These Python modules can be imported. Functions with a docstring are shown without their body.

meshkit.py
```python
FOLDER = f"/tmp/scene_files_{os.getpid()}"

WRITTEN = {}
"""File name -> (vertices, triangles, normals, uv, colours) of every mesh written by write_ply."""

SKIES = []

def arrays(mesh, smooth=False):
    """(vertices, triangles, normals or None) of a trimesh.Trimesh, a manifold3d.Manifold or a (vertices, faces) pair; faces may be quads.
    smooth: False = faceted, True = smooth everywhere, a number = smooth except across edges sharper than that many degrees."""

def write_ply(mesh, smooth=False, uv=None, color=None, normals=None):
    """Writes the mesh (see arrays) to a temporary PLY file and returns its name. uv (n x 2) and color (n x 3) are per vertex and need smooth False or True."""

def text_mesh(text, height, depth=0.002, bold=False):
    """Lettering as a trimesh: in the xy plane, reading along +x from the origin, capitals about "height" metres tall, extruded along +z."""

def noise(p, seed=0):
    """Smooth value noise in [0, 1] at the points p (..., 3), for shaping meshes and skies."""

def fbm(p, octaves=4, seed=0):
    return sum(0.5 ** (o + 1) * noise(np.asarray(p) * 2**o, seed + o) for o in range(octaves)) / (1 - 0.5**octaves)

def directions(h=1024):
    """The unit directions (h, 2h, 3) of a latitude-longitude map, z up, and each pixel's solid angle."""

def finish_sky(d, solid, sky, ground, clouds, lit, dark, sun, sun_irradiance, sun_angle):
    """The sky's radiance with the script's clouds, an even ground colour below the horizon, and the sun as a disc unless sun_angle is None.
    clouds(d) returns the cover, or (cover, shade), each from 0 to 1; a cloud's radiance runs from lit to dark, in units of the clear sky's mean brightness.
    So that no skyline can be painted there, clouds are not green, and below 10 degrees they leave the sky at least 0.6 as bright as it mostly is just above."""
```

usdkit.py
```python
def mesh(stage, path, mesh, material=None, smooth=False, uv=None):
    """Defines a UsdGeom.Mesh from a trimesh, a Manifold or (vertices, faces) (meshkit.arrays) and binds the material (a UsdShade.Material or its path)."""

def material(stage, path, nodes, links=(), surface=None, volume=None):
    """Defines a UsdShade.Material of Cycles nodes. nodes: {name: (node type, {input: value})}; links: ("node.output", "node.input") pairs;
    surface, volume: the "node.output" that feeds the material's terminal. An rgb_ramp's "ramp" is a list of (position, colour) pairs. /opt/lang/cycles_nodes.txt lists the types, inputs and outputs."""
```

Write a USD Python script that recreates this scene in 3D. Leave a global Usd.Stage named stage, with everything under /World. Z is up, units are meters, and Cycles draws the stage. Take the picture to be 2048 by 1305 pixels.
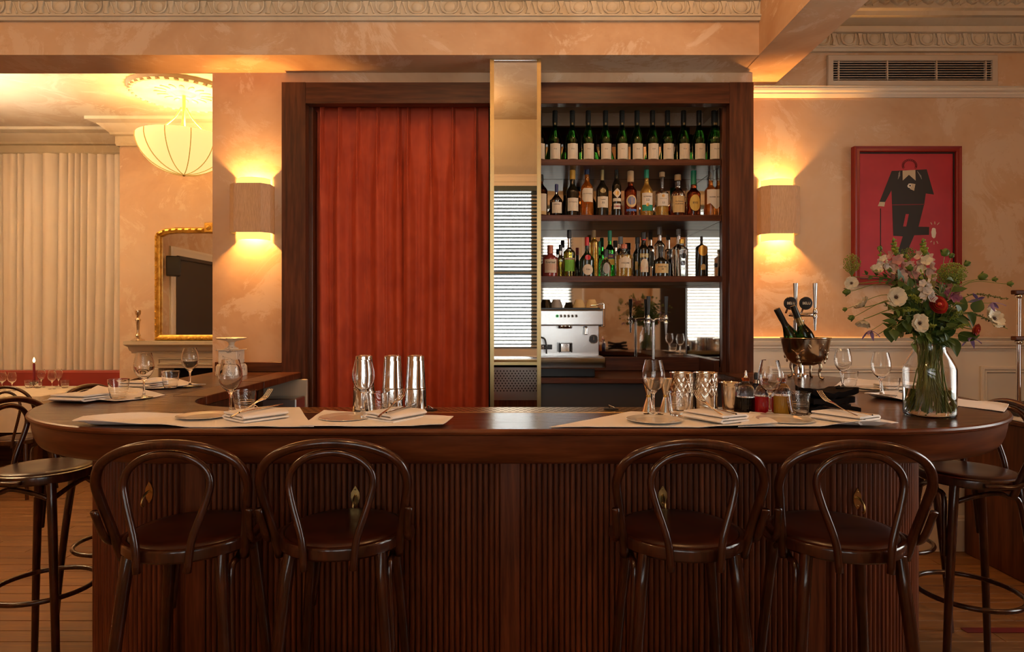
import math, random
import numpy as np
import trimesh, usdkit, meshkit
from pxr import Usd, UsdGeom, UsdLux, UsdShade, Gf, Sdf
from shapely.geometry import Polygon, LineString, Point
from shapely import affinity, union_all

stage = Usd.Stage.CreateInMemory()
UsdGeom.SetStageUpAxis(stage, 'Z')
UsdGeom.SetStageMetersPerUnit(stage, 1.0)
UsdGeom.Xform.Define(stage, '/World')
stage.SetDefaultPrim(stage.GetPrimAtPath('/World'))

# ---------------------------------------------------------------- camera, daylight, exposure
F, H, HOR = 1250.0, 1.408, 638.0          # focal length in pixels (2048 wide), eye height, horizon row
cam = UsdGeom.Camera.Define(stage, '/World/camera')
cam.CreateHorizontalApertureAttr(36.0)
cam.CreateVerticalApertureAttr(36.0 * 1305 / 2048)
cam.CreateFocalLengthAttr(F / 2048 * 36.0)
cam.CreateVerticalApertureOffsetAttr((HOR - 652.5) / 2048 * 36.0)
cam.CreateClippingRangeAttr(Gf.Vec2f(0.05, 100))
cam.AddTranslateOp().Set(Gf.Vec3d(0, 0, H))
cam.AddRotateXOp().Set(90.0)
cam.CreateExposureAttr(0.0)

dome = UsdLux.DomeLight.Define(stage, '/World/sky_light')          # pale overcast daylight outside the windows
dome.CreateColorAttr(Gf.Vec3f(0.86, 0.96, 1.0))
dome.CreateIntensityAttr(1.25)
day = UsdLux.RectLight.Define(stage, '/World/window_daylight')     # daylight falling on the front window from the street
day.CreateWidthAttr(3.2); day.CreateHeightAttr(2.6)
day.CreateColorAttr(Gf.Vec3f(1.0, 0.92, 0.80))
day.CreateIntensityAttr(3.9)
day.AddTranslateOp().Set(Gf.Vec3d(-0.26, -2.3, 2.3))
day.AddRotateXOp().Set(83.0)
day2 = UsdLux.RectLight.Define(stage, '/World/side_window_daylight')   # daylight through the bay window past the right-hand end of the bar
day2.CreateWidthAttr(1.9); day2.CreateHeightAttr(1.7)
day2.CreateColorAttr(Gf.Vec3f(1.0, 0.84, 0.64))
day2.CreateIntensityAttr(3.9)
day2.AddTranslateOp().Set(Gf.Vec3d(4.6, 1.7, 1.75))
day2.AddRotateYOp().Set(90.0)

# ---------------------------------------------------------------- helpers: prims
NAMES = {}
def numbered(parent, name):
    k = NAMES.get((parent, name), 0)
    NAMES[(parent, name)] = k + 1
    return f'{parent}/{name}' + (f'_{k:03d}' if k else '')

def keys(prim, label=None, cat=None, group=None, kind=None):
    for k, v in (('label', label), ('category', cat), ('group', group), ('kind', kind)):
        if v:
            prim.SetCustomDataByKey(k, v)

def thing(name, label, cat, loc=(0, 0, 0), rz=0, group=None, kind=None, rot=None):
    path = numbered('/World', name)
    x = UsdGeom.Xform.Define(stage, path)
    x.AddTranslateOp().Set(Gf.Vec3d(*map(float, loc)))
    if rot is not None:
        x.AddRotateXYZOp().Set(Gf.Vec3f(*map(float, rot)))
    elif rz:
        x.AddRotateZOp().Set(float(rz))
    keys(x.GetPrim(), label, cat, group, kind)
    return path

def part(parent, name, mesh, mat, smooth=35, label=None, kind=None):
    path = numbered(parent, name)
    m = usdkit.mesh(stage, path, mesh, MAT[mat], smooth)
    keys(m.GetPrim(), label, None, None, kind)
    return path

def solo(name, mesh, mat, label, cat, loc=(0, 0, 0), rz=0, group=None, kind=None, smooth=35):
    path = numbered('/World', name)
    m = usdkit.mesh(stage, path, mesh, MAT[mat], smooth)
    x = UsdGeom.Xformable(m)
    x.AddTranslateOp().Set(Gf.Vec3d(*map(float, loc)))
    if rz:
        x.AddRotateZOp().Set(float(rz))
    keys(m.GetPrim(), label, cat, group, kind)
    return path

def struct(name, mesh=None, mat=None, label=None, smooth=35, cat=None):
    path = numbered('/World', name)
    if mesh is None:
        p = UsdGeom.Xform.Define(stage, path)
    else:
        p = usdkit.mesh(stage, path, mesh, MAT[mat], smooth)
    keys(p.GetPrim(), label, cat, None, 'structure')
    return path

def dup(src, loc, label, rz=0, group=None, name=None, rot=None):
    name = name or src.rsplit('/', 1)[1]
    if name[-4:-3] == '_' and name[-3:].isdigit():
        name = name[:-4]
    path = numbered('/World', name)
    x = UsdGeom.Xform.Define(stage, path)
    x.AddTranslateOp().Set(Gf.Vec3d(*map(float, loc)))
    if rot is not None:
        x.AddRotateXYZOp().Set(Gf.Vec3f(*map(float, rot)))
    else:
        x.AddRotateZOp().Set(float(rz))
    p = x.GetPrim()
    p.GetReferences().AddInternalReference(src)
    p.SetInstanceable(True)
    was = stage.GetPrimAtPath(src).GetCustomData()
    keys(p, label, was.get('category'), group or was.get('group'))
    return path

# ---------------------------------------------------------------- helpers: meshes as (vertices, triangles)
def J(*ms):
    v, f, n = [], [], 0
    for m in ms:
        if m is None:
            continue
        if hasattr(m, 'vertices'):
            m = (np.asarray(m.vertices), np.asarray(m.faces))
        a, b = np.asarray(m[0], float), np.asarray(m[1], int)
        if b.shape[1] == 4:
            b = np.vstack([b[:, [0, 1, 2]], b[:, [0, 2, 3]]])
        v.append(a); f.append(b + n); n += len(a)
    return np.vstack(v), np.vstack(f)

def R(rx=0, ry=0, rz=0):
    a, b, c = map(math.radians, (rx, ry, rz))
    X = np.array([[1, 0, 0], [0, math.cos(a), -math.sin(a)], [0, math.sin(a), math.cos(a)]])
    Y = np.array([[math.cos(b), 0, math.sin(b)], [0, 1, 0], [-math.sin(b), 0, math.cos(b)]])
    Z = np.array([[math.cos(c), -math.sin(c), 0], [math.sin(c), math.cos(c), 0], [0, 0, 1]])
    return Z @ Y @ X

def tr(m, loc=(0, 0, 0), rx=0, ry=0, rz=0, s=1):
    m = J(m)
    return (m[0] * np.asarray(s)) @ R(rx, ry, rz).T + np.asarray(loc, float), m[1]

BF = np.array([[0, 2, 1], [0, 3, 2], [4, 5, 6], [4, 6, 7], [0, 1, 5], [0, 5, 4], [1, 2, 6], [1, 6, 5], [2, 3, 7], [2, 7, 6], [3, 0, 4], [3, 4, 7]])
def box(x0, x1, y0, y1, z0, z1, c=0.0):
    if c <= 0:
        return np.array([[x0, y0, z0], [x1, y0, z0], [x1, y1, z0], [x0, y1, z0], [x0, y0, z1], [x1, y0, z1], [x1, y1, z1], [x0, y1, z1]], float), BF
    c = min(c, (x1 - x0) / 2.1, (y1 - y0) / 2.1, (z1 - z0) / 2.1)
    p = []
    for x, sx in ((x0, 1), (x1, -1)):
        for y, sy in ((y0, 1), (y1, -1)):
            for z, sz in ((z0, 1), (z1, -1)):
                p += [(x + sx * c, y + sy * c, z), (x + sx * c, y, z + sz * c), (x, y + sy * c, z + sz * c)]
    h = trimesh.Trimesh(np.array(p)).convex_hull
    return np.asarray(h.vertices), np.asarray(h.faces)

def lathe(prof, n=24, arc=None, sx=1, sy=1):
    prof = np.asarray(prof, float)
    k = len(prof)
    full = arc is None
    a = np.linspace(0, 2 * math.pi, n, endpoint=False) if full else np.linspace(arc[0], arc[1], n)
    v = np.stack([np.outer(np.cos(a), prof[:, 0]) * sx, np.outer(np.sin(a), prof[:, 0]) * sy, np.tile(prof[:, 1], (n, 1))], -1).reshape(-1, 3)
    f = []
    for i in range(n if full else n - 1):
        j = (i + 1) % n
        for q in range(k - 1):
            A, B, C, D = i * k + q, j * k + q, j * k + q + 1, i * k + q + 1
            if prof[q, 0] > 1e-9:
                f.append((A, B, C))
            if prof[q + 1, 0] > 1e-9:
                f.append((A, C, D))
    m = trimesh.Trimesh(v, np.array(f), process=False)
    m.merge_vertices()
    return np.asarray(m.vertices), np.asarray(m.faces)

def spline(p, n=24, closed=False):
    p = np.asarray(p, float)
    q = np.vstack([p[-1:], p, p[:2]]) if closed else np.vstack([2 * p[:1] - p[1:2], p, 2 * p[-1:] - p[-2:-1]])
    segs = len(p) if closed else len(p) - 1
    t = np.linspace(0, segs, n, endpoint=not closed)
    i = np.minimum(t.astype(int), segs - 1)
    u = (t - i)[:, None]
    a, b, c, d = q[i], q[i + 1], q[i + 2], q[i + 3]
    return 0.5 * (2 * b + (c - a) * u + (2 * a - 5 * b + 4 * c - d) * u * u + (3 * b - a - 3 * c + d) * u ** 3)

def tube(p, r, n=8, closed=False, flat=1.0):
    p = np.asarray(p, float)
    k = len(p)
    r = np.broadcast_to(np.asarray(r, float), (k,))
    t = np.roll(p, -1, 0) - np.roll(p, 1, 0) if closed else np.gradient(p, axis=0)
    t /= np.maximum(np.linalg.norm(t, axis=1, keepdims=True), 1e-12)
    ref = np.array([0, 0, 1.0]) if abs(t[0, 2]) < 0.9 else np.array([1.0, 0, 0])
    nrm = np.zeros((k, 3)); u = np.cross(t[0], ref)
    for i in range(k):
        u = u - t[i] * (u @ t[i]); u /= np.linalg.norm(u); nrm[i] = u
    if closed:
        nrm0 = np.cross(t, [0, 0, 1.0]); 
        if (np.linalg.norm(nrm0, axis=1) > 0.2).all():
            nrm = nrm0 / np.linalg.norm(nrm0, axis=1, keepdims=True)
    b = np.cross(t, nrm)
    a = np.linspace(0, 2 * math.pi, n, endpoint=False)
    v = (p[:, None] + r[:, None, None] * (np.cos(a)[None, :, None] * nrm[:, None] + flat * np.sin(a)[None, :, None] * b[:, None])).reshape(-1, 3)
    f = []
    for i in range(k if closed else k - 1):
        A, B = i * n, ((i + 1) % k) * n
        for q in range(n):
            w = (q + 1) % n
            f += [(A + q, A + w, B + w), (A + q, B + w, B + q)]
    if not closed:
        for q in range(1, n - 1):
            f += [(0, q + 1, q), ((k - 1) * n, (k - 1) * n + q, (k - 1) * n + q + 1)]
    return v, np.array(f)

def cyl(r, z0, z1, n=20, c=0.0, r2=None):
    r2 = r if r2 is None else r2
    return lathe([(0, z0), (r - c, z0), (r, z0 + c), (r2, z1 - c), (r2 - c, z1), (0, z1)] if c else [(0, z0), (r, z0), (r2, z1), (0, z1)], n)

def extr(poly, h):
    """shapely polygon(s) extruded along +z by h"""
    return J(*[trimesh.creation.extrude_polygon(g, h, engine='earcut') for g in getattr(poly, 'geoms', [poly]) if g.area > 1e-12])

def upright(m):
    """xy plane -> xz plane facing -y (what faced +z now faces -y)"""
    return tr(m, rx=90)

def grid(P, thick=None, flip=False):
    """(nu, nv, 3) points to triangles; thick: second skin shifted by this vector and closed rim"""
    P = np.asarray(P, float)
    nu, nv = P.shape[:2]
    i = np.arange(nu * nv).reshape(nu, nv)
    a, b, c, d = i[:-1, :-1].ravel(), i[1:, :-1].ravel(), i[1:, 1:].ravel(), i[:-1, 1:].ravel()
    f = np.vstack([np.stack([a, b, c], 1), np.stack([a, c, d], 1)])
    if flip:
        f = f[:, ::-1]
    v = P.reshape(-1, 3)
    if thick is None:
        return v, f
    n = len(v)
    rim = np.concatenate([i[:, 0], i[-1, 1:], i[-2::-1, -1], i[0, -2:0:-1]])
    r2 = np.roll(rim, -1)
    side = np.vstack([np.stack([rim, r2, r2 + n], 1), np.stack([rim, r2 + n, rim + n], 1)])
    if not flip:
        side = side[:, ::-1]
    return np.vstack([v, v + np.asarray(thick, float)]), np.vstack([f, f[:, ::-1] + n, side])

def ell(rx, ry, rz, loc=(0, 0, 0), sub=2):
    s = trimesh.creation.icosphere(sub)
    return tr((s.vertices, s.faces), loc, s=(rx, ry, rz))

def prism(prof, x0, x1):
    """profile in (y, z) swept along x, ends capped; profile listed so that the polygon is simple"""
    m = extr(Polygon(prof), x1 - x0)           # in plane (y,z)->(x,y), extruded z
    v = np.stack([m[0][:, 2] + x0, m[0][:, 0], m[0][:, 1]], 1)
    return v, m[1]

def bar_at(px, py, z=1.10):
    """the point on the bar top that stands at a place measured in the photograph"""
    d = (H - z) * F / (py - HOR)
    return np.array([(px - 1024) * d / F, d, z])

def at(px, py, d):
    return np.array([(px - 1024) * d / F, d, H - (py - HOR) * d / F])

def text(t, h, depth=0.0008, bold=True, centre=True):
    m = meshkit.text_mesh(t, h, depth, bold)
    v = np.asarray(m.vertices).copy()
    if centre:
        v[:, 0] -= (v[:, 0].min() + v[:, 0].max()) / 2
        v[:, 1] -= (v[:, 1].min() + v[:, 1].max()) / 2
    return v, np.asarray(m.faces)

def wrap(m, r, z):
    """flat art in xy (facing +z) wrapped onto a vertical cylinder of radius r, centred on its -y side at height z"""
    v, f = J(m)
    a = v[:, 0] / r
    q = r + v[:, 2]
    return np.stack([q * np.sin(a), -q * np.cos(a), v[:, 1] + z], 1), f

def patch(poly, r, z, lift=0.0009, seg=0.004):
    """a paper label: the polygon (xy, metres) wrapped on a cylinder of radius r, 0.6 mm thick"""
    x0, y0, x1, y1 = poly.bounds
    ps = []
    n = max(4, int((x1 - x0) / seg))
    for k in range(n):
        a, b = x0 + (x1 - x0) * k / n, x0 + (x1 - x0) * (k + 1) / n
        g = poly.intersection(Polygon([(a, y0), (b, y0), (b, y1), (a, y1)]))
        if g.area > 1e-9:
            ps.append(extr(g, 0.0006) if g.geom_type in ('Polygon', 'MultiPolygon') else extr(union_all([q for q in g.geoms if q.area > 0]), 0.0006))
    m = J(*ps)
    m[0][:, 2] += lift
    return wrap(m, r, z)

# ---------------------------------------------------------------- materials
MAT = {}
def pbr(name, col, rough=0.5, metal=0.0, **kw):
    MAT[name] = usdkit.material(stage, f'/World/Looks/{name}', {'p': ('principled_bsdf', {'base_color': col, 'roughness': rough, 'metallic': metal, **kw})}, surface='p.BSDF')

def noisy(name, ramp, scale=(1, 1, 1), nscale=4.0, rough=0.5, detail=5, bump=0.0, bscale=60.0, space='pos', distortion=0.0, rr=None, **kw):
    """colour from a ramp over noise; scale stretches the noise; space pos = world position, obj = object space"""
    nodes = {'g': ('geometry', {}) if space == 'pos' else ('texture_coordinate', {}),
             'm': ('mapping', {'scale': scale}), 'n': ('noise_texture', {'scale': nscale, 'detail': detail, 'roughness': 0.6, 'distortion': distortion}),
             'r': ('rgb_ramp', {'ramp': ramp}), 'p': ('principled_bsdf', {'roughness': rough, **kw})}
    links = [('g.position' if space == 'pos' else 'g.object', 'm.vector'), ('m.vector', 'n.vector'), ('n.fac', 'r.fac'), ('r.color', 'p.base_color')]
    if bump:
        nodes['b'] = ('bump', {'strength': bump, 'distance': 0.004})
        nodes['n2'] = ('noise_texture', {'scale': bscale, 'detail': 4})
        links += [('m.vector', 'n2.vector'), ('n2.fac', 'b.height'), ('b.normal', 'p.normal')]
    if rr:
        nodes['rr'] = ('map_range', {'from_min': 0.3, 'from_max': 0.7, 'to_min': rr[0], 'to_max': rr[1]})
        links += [('n.fac', 'rr.value'), ('rr.result', 'p.roughness')]
    MAT[name] = usdkit.material(stage, f'/World/Looks/{name}', nodes, links, surface='p.BSDF')

def plaster(name, base, pale, deep, contrast=1.0):
    """patchy bare plaster: broad cloudy tone, hard-edged pale flakes, small specks"""
    nodes = {'g': ('geometry', {}),
             'n1': ('noise_texture', {'scale': 1.1, 'detail': 6, 'roughness': 0.62, 'distortion': 0.4}),
             'r1': ('rgb_ramp', {'ramp': [(0.32, deep), (0.5, base), (0.68, tuple(0.5 * (a + b) for a, b in zip(base, pale)))]}),
             'n2': ('noise_texture', {'scale': 2.3, 'detail': 9, 'roughness': 0.72, 'distortion': 0.9}),
             'r2': ('rgb_ramp', {'ramp': [(0.52, (0, 0, 0)), (0.57, (0.75 * contrast,) * 3)]}),
             'n3': ('noise_texture', {'scale': 14.0, 'detail': 5, 'roughness': 0.7}),
             'r3': ('rgb_ramp', {'ramp': [(0.62, (0, 0, 0)), (0.70, (0.35 * contrast,) * 3)]}),
             'mx': ('mix', {'color2': pale}), 'mx2': ('mix', {'color2': deep}),
             'b': ('bump', {'strength': 0.25, 'distance': 0.004}),
             'p': ('principled_bsdf', {'roughness': 0.75, 'specular_ior_level': 0.25})}
    links = [('g.position', 'n1.vector'), ('g.position', 'n2.vector'), ('g.position', 'n3.vector'), ('n1.fac', 'r1.fac'), ('n2.fac', 'r2.fac'), ('n3.fac', 'r3.fac'),
             ('r1.color', 'mx.color1'), ('r2.color', 'mx.fac'), ('mx.color', 'mx2.color1'), ('r3.color', 'mx2.fac'), ('mx2.color', 'p.base_color'), ('n2.fac', 'b.height'), ('b.normal', 'p.normal')]
    MAT[name] = usdkit.material(stage, f'/World/Looks/{name}', nodes, links, surface='p.BSDF')

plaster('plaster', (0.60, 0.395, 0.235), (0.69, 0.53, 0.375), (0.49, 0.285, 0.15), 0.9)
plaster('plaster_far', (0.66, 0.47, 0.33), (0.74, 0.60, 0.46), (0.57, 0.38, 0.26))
plaster('plaster_ceiling', (0.66, 0.55, 0.41), (0.74, 0.67, 0.54), (0.58, 0.45, 0.31))
plaster('stone_cornice', (0.58, 0.50, 0.37), (0.64, 0.57, 0.45), (0.50, 0.41, 0.28), 0.5)
pbr('panel_paint', (0.74, 0.65, 0.52), 0.45)
pbr('mantel_paint', (0.56, 0.49, 0.38), 0.5)
pbr('vent_paint', (0.52, 0.43, 0.33), 0.4)
pbr('black_void', (0.006, 0.005, 0.005), 0.9)
noisy('mahogany_v', [(0.3, (0.040, 0.010, 0.0035)), (0.5, (0.080, 0.022, 0.007)), (0.72, (0.13, 0.040, 0.013))], (9, 9, 0.7), 5.0, 0.38, bump=0.08, bscale=30, specular_ior_level=0.35)
noisy('mahogany_h', [(0.3, (0.038, 0.009, 0.003)), (0.5, (0.075, 0.020, 0.006)), (0.72, (0.12, 0.037, 0.012))], (0.7, 9, 9), 5.0, 0.36, bump=0.08, bscale=30, specular_ior_level=0.35)
noisy('bar_wood', [(0.3, (0.060, 0.022, 0.010)), (0.7, (0.080, 0.030, 0.014))], (0.8, 12, 12), 5.0, 0.22, rr=(0.20, 0.24))
noisy('bar_edge', [(0.3, (0.060, 0.014, 0.004)), (0.5, (0.11, 0.028, 0.008)), (0.72, (0.17, 0.050, 0.016))], (1.0, 1.0, 9), 4.0, 0.28, bump=0.04, bscale=25, specular_ior_level=0.4)
noisy('reed_wood', [(0.3, (0.075, 0.018, 0.006)), (0.5, (0.14, 0.038, 0.013)), (0.7, (0.22, 0.064, 0.023))], (14, 14, 0.8), 5.0, 0.42, bump=0.08, bscale=40, specular_ior_level=0.35)
noisy('stool_wood', [(0.3, (0.022, 0.005, 0.002)), (0.55, (0.045, 0.0105, 0.004)), (0.75, (0.080, 0.020, 0.007))], (6, 6, 1.5), 6.0, 0.20, space='obj', coat_weight=0.5, coat_roughness=0.12)
noisy('seat_pad', [(0.3, (0.024, 0.005, 0.0025)), (0.7, (0.048, 0.011, 0.005))], (1, 1, 1), 9.0, 0.27, space='obj')
noisy('floor_wood', [(0.25, (0.13, 0.055, 0.017)), (0.5, (0.21, 0.098, 0.034)), (0.68, (0.29, 0.148, 0.058)), (0.73, (0.58, 0.40, 0.20))], (1.2, 14, 1), 3.0, 0.42, detail=7, bump=0.1, bscale=20, rr=(0.35, 0.6))
noisy('floor_wood_b', [(0.25, (0.10, 0.042, 0.013)), (0.5, (0.17, 0.077, 0.026)), (0.68, (0.24, 0.12, 0.046)), (0.73, (0.52, 0.35, 0.17))], (1.0, 12, 1), 3.6, 0.45, detail=7, bump=0.1, bscale=20, rr=(0.35, 0.6))
pbr('brass', (0.62, 0.42, 0.16), 0.28, 1.0)
pbr('brass_dull', (0.44, 0.32, 0.15), 0.32, 1.0)
pbr('drip_brass', (0.55, 0.36, 0.14), 0.32, 1.0)
pbr('chrome', (0.78, 0.78, 0.78), 0.06, 1.0)
pbr('steel', (0.60, 0.60, 0.60), 0.22, 1.0)
pbr('steel_soft', (0.55, 0.55, 0.54), 0.38, 1.0)
pbr('silver_old', (0.50, 0.40, 0.28), 0.17, 1.0)
pbr('silver', (0.75, 0.68, 0.58), 0.14, 1.0)
pbr('mirror', (0.86, 0.86, 0.84), 0.015, 1.0)
pbr('mirror_old', (0.66, 0.62, 0.56), 0.03, 1.0)
noisy('gold_leaf', [(0.3, (0.42, 0.22, 0.03)), (0.6, (0.75, 0.47, 0.09))], (1, 1, 1), 18.0, 0.36, metallic=0.75)
pbr('glass', (0.99, 0.99, 0.99), 0.0, transmission_weight=1.0, ior=1.45)
pbr('water', (0.97, 0.99, 0.95), 0.0, transmission_weight=1.0, ior=1.33)
pbr('white_china', (0.72, 0.68, 0.60), 0.14, coat_weight=0.4)
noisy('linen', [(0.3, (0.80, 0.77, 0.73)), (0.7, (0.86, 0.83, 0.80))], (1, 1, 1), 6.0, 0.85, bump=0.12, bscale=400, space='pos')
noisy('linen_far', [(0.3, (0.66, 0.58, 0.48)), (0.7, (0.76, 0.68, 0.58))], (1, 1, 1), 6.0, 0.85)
pbr('black_linen', (0.007, 0.005, 0.005), 0.8, specular_ior_level=0.15)
noisy('velvet', [(0.25, (0.38, 0.040, 0.009)), (0.5, (0.47, 0.058, 0.014)), (0.75, (0.56, 0.080, 0.022))], (2.0, 2.0, 1.3), 5.0, 0.72, detail=2, distortion=0.3, sheen_weight=0.3, sheen_roughness=0.35, sheen_tint=(1.0, 0.42, 0.25))
noisy('cream_drape', [(0.3, (0.70, 0.62, 0.52)), (0.7, (0.80, 0.73, 0.64))], (2, 2, 0.3), 4.0, 0.85)
pbr('banquette_red', (0.27, 0.022, 0.014), 0.55, sheen_weight=0.3)
pbr('candle_wax', (0.20, 0.012, 0.030), 0.45)
pbr('wick', (0.02, 0.015, 0.012), 0.9)
MAT['shade_linen'] = usdkit.material(stage, '/World/Looks/shade_linen', {'g': ('geometry', {}), 'm': ('mapping', {'scale': (30, 30, 3)}), 'n': ('noise_texture', {'scale': 9.0, 'detail': 5}),
     'r': ('rgb_ramp', {'ramp': [(0.3, (0.55, 0.40, 0.29)), (0.7, (0.70, 0.54, 0.41))]}), 'p': ('principled_bsdf', {'roughness': 0.9, 'specular_ior_level': 0.1}), 't': ('translucent_bsdf', {}), 'x': ('mix_closure', {'fac': 0.5})},
    [('g.position', 'm.vector'), ('m.vector', 'n.vector'), ('n.fac', 'r.fac'), ('r.color', 'p.base_color'), ('r.color', 't.color'), ('p.BSDF', 'x.closure1'), ('t.BSDF', 'x.closure2')], surface='x.closure')
noisy('marble', [(0.35, (0.72, 0.64, 0.52)), (0.55, (0.78, 0.70, 0.58)), (0.58, (0.22, 0.20, 0.17)), (0.61, (0.74, 0.66, 0.54))], (1, 1, 1), 14.0, 0.35, distortion=1.5, space='obj')
pbr('frame_red', (0.24, 0.012, 0.008), 0.35)
noisy('art_red', [(0.3, (0.36, 0.004, 0.018)), (0.7, (0.46, 0.012, 0.028))], (1, 1, 1), 5.0, 0.45)
pbr('art_black', (0.016, 0.012, 0.009), 0.6)
pbr('art_cream', (0.52, 0.42, 0.27), 0.6)
pbr('art_grey', (0.26, 0.22, 0.18), 0.6)
pbr('art_dark_red', (0.16, 0.006, 0.010), 0.6)
pbr('art_white', (0.70, 0.66, 0.55), 0.6)
pbr('black_plastic', (0.012, 0.011, 0.011), 0.3)
pbr('black_paint', (0.02, 0.018, 0.016), 0.5)
pbr('blind_slat', (0.035, 0.055, 0.045), 0.45)
pbr('blind_dark', (0.050, 0.040, 0.034), 0.5)
pbr('fridge_grey', (0.050, 0.044, 0.042), 0.4)
pbr('beige_laminate', (0.50, 0.42, 0.32), 0.5)
pbr('tape', (0.15, 0.015, 0.022), 0.5)
pbr('dark_door', (0.030, 0.014, 0.009), 0.35)
# bottles
def tint(name, col, rough=0.02, ior=1.45):
    pbr(name, col, rough, transmission_weight=1.0, ior=ior)
tint('green_glass', (0.022, 0.10, 0.010)); tint('bright_green_glass', (0.06, 0.55, 0.10)); pbr('amber', (0.70, 0.21, 0.03), 0.03, transmission_weight=0.8); tint('dark_amber', (0.42, 0.06, 0.015))
pbr('gold_liquid', (0.85, 0.50, 0.10), 0.03, transmission_weight=0.8); tint('pale_glass', (0.93, 0.94, 0.92)); tint('olive_liquid', (0.55, 0.45, 0.08)); pbr('pink_liquid', (0.50, 0.10, 0.09), 0.03, transmission_weight=0.6)
pbr('red_liquid', (0.55, 0.012, 0.02), 0.05, transmission_weight=0.55); pbr('yellow_liquid', (0.85, 0.46, 0.05), 0.05, transmission_weight=0.55); tint('black_liquid', (0.02, 0.012, 0.012)); tint('blue_glass', (0.02, 0.03, 0.42)); tint('amber_glass', (0.60, 0.12, 0.02))
pbr('dark_bottle', (0.010, 0.009, 0.005), 0.06, coat_weight=0.5); pbr('green_black', (0.008, 0.016, 0.006), 0.06, coat_weight=0.5)
pbr('paper', (0.62, 0.52, 0.38), 0.7); pbr('paper_white', (0.66, 0.58, 0.47), 0.7); pbr('paper_tan', (0.58, 0.40, 0.17), 0.7); pbr('paper_yellow', (0.62, 0.42, 0.09), 0.65)
pbr('paper_green', (0.16, 0.42, 0.04), 0.6); pbr('paper_teal', (0.01, 0.22, 0.13), 0.6); pbr('paper_pink', (0.62, 0.27, 0.18), 0.7); pbr('paper_red', (0.50, 0.03, 0.03), 0.6)
pbr('paper_purple', (0.10, 0.05, 0.12), 0.6); pbr('ink', (0.05, 0.04, 0.035), 0.7); pbr('ink_grey', (0.26, 0.21, 0.16), 0.7); pbr('seal_red', (0.50, 0.02, 0.02), 0.3)
pbr('cap_black', (0.012, 0.011, 0.010), 0.3); pbr('cap_blue', (0.02, 0.03, 0.13), 0.35); pbr('cap_navy', (0.012, 0.02, 0.06), 0.35); pbr('cap_orange', (0.62, 0.30, 0.03), 0.4)
pbr('cap_green', (0.02, 0.26, 0.13), 0.35); pbr('cap_gold', (0.65, 0.42, 0.10), 0.3, 0.8); pbr('cork', (0.52, 0.32, 0.15), 0.7); pbr('cap_copper', (0.42, 0.13, 0.07), 0.35, 0.5)
pbr('cap_grey', (0.30, 0.27, 0.24), 0.4); pbr('gold_disc', (0.62, 0.33, 0.06), 0.35, 0.7); pbr('foil_dark', (0.03, 0.028, 0.022), 0.35, 0.4); pbr('foil_gold', (0.30, 0.22, 0.09), 0.35, 0.6)
pbr('paper_blue', (0.06, 0.12, 0.32), 0.6)
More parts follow.
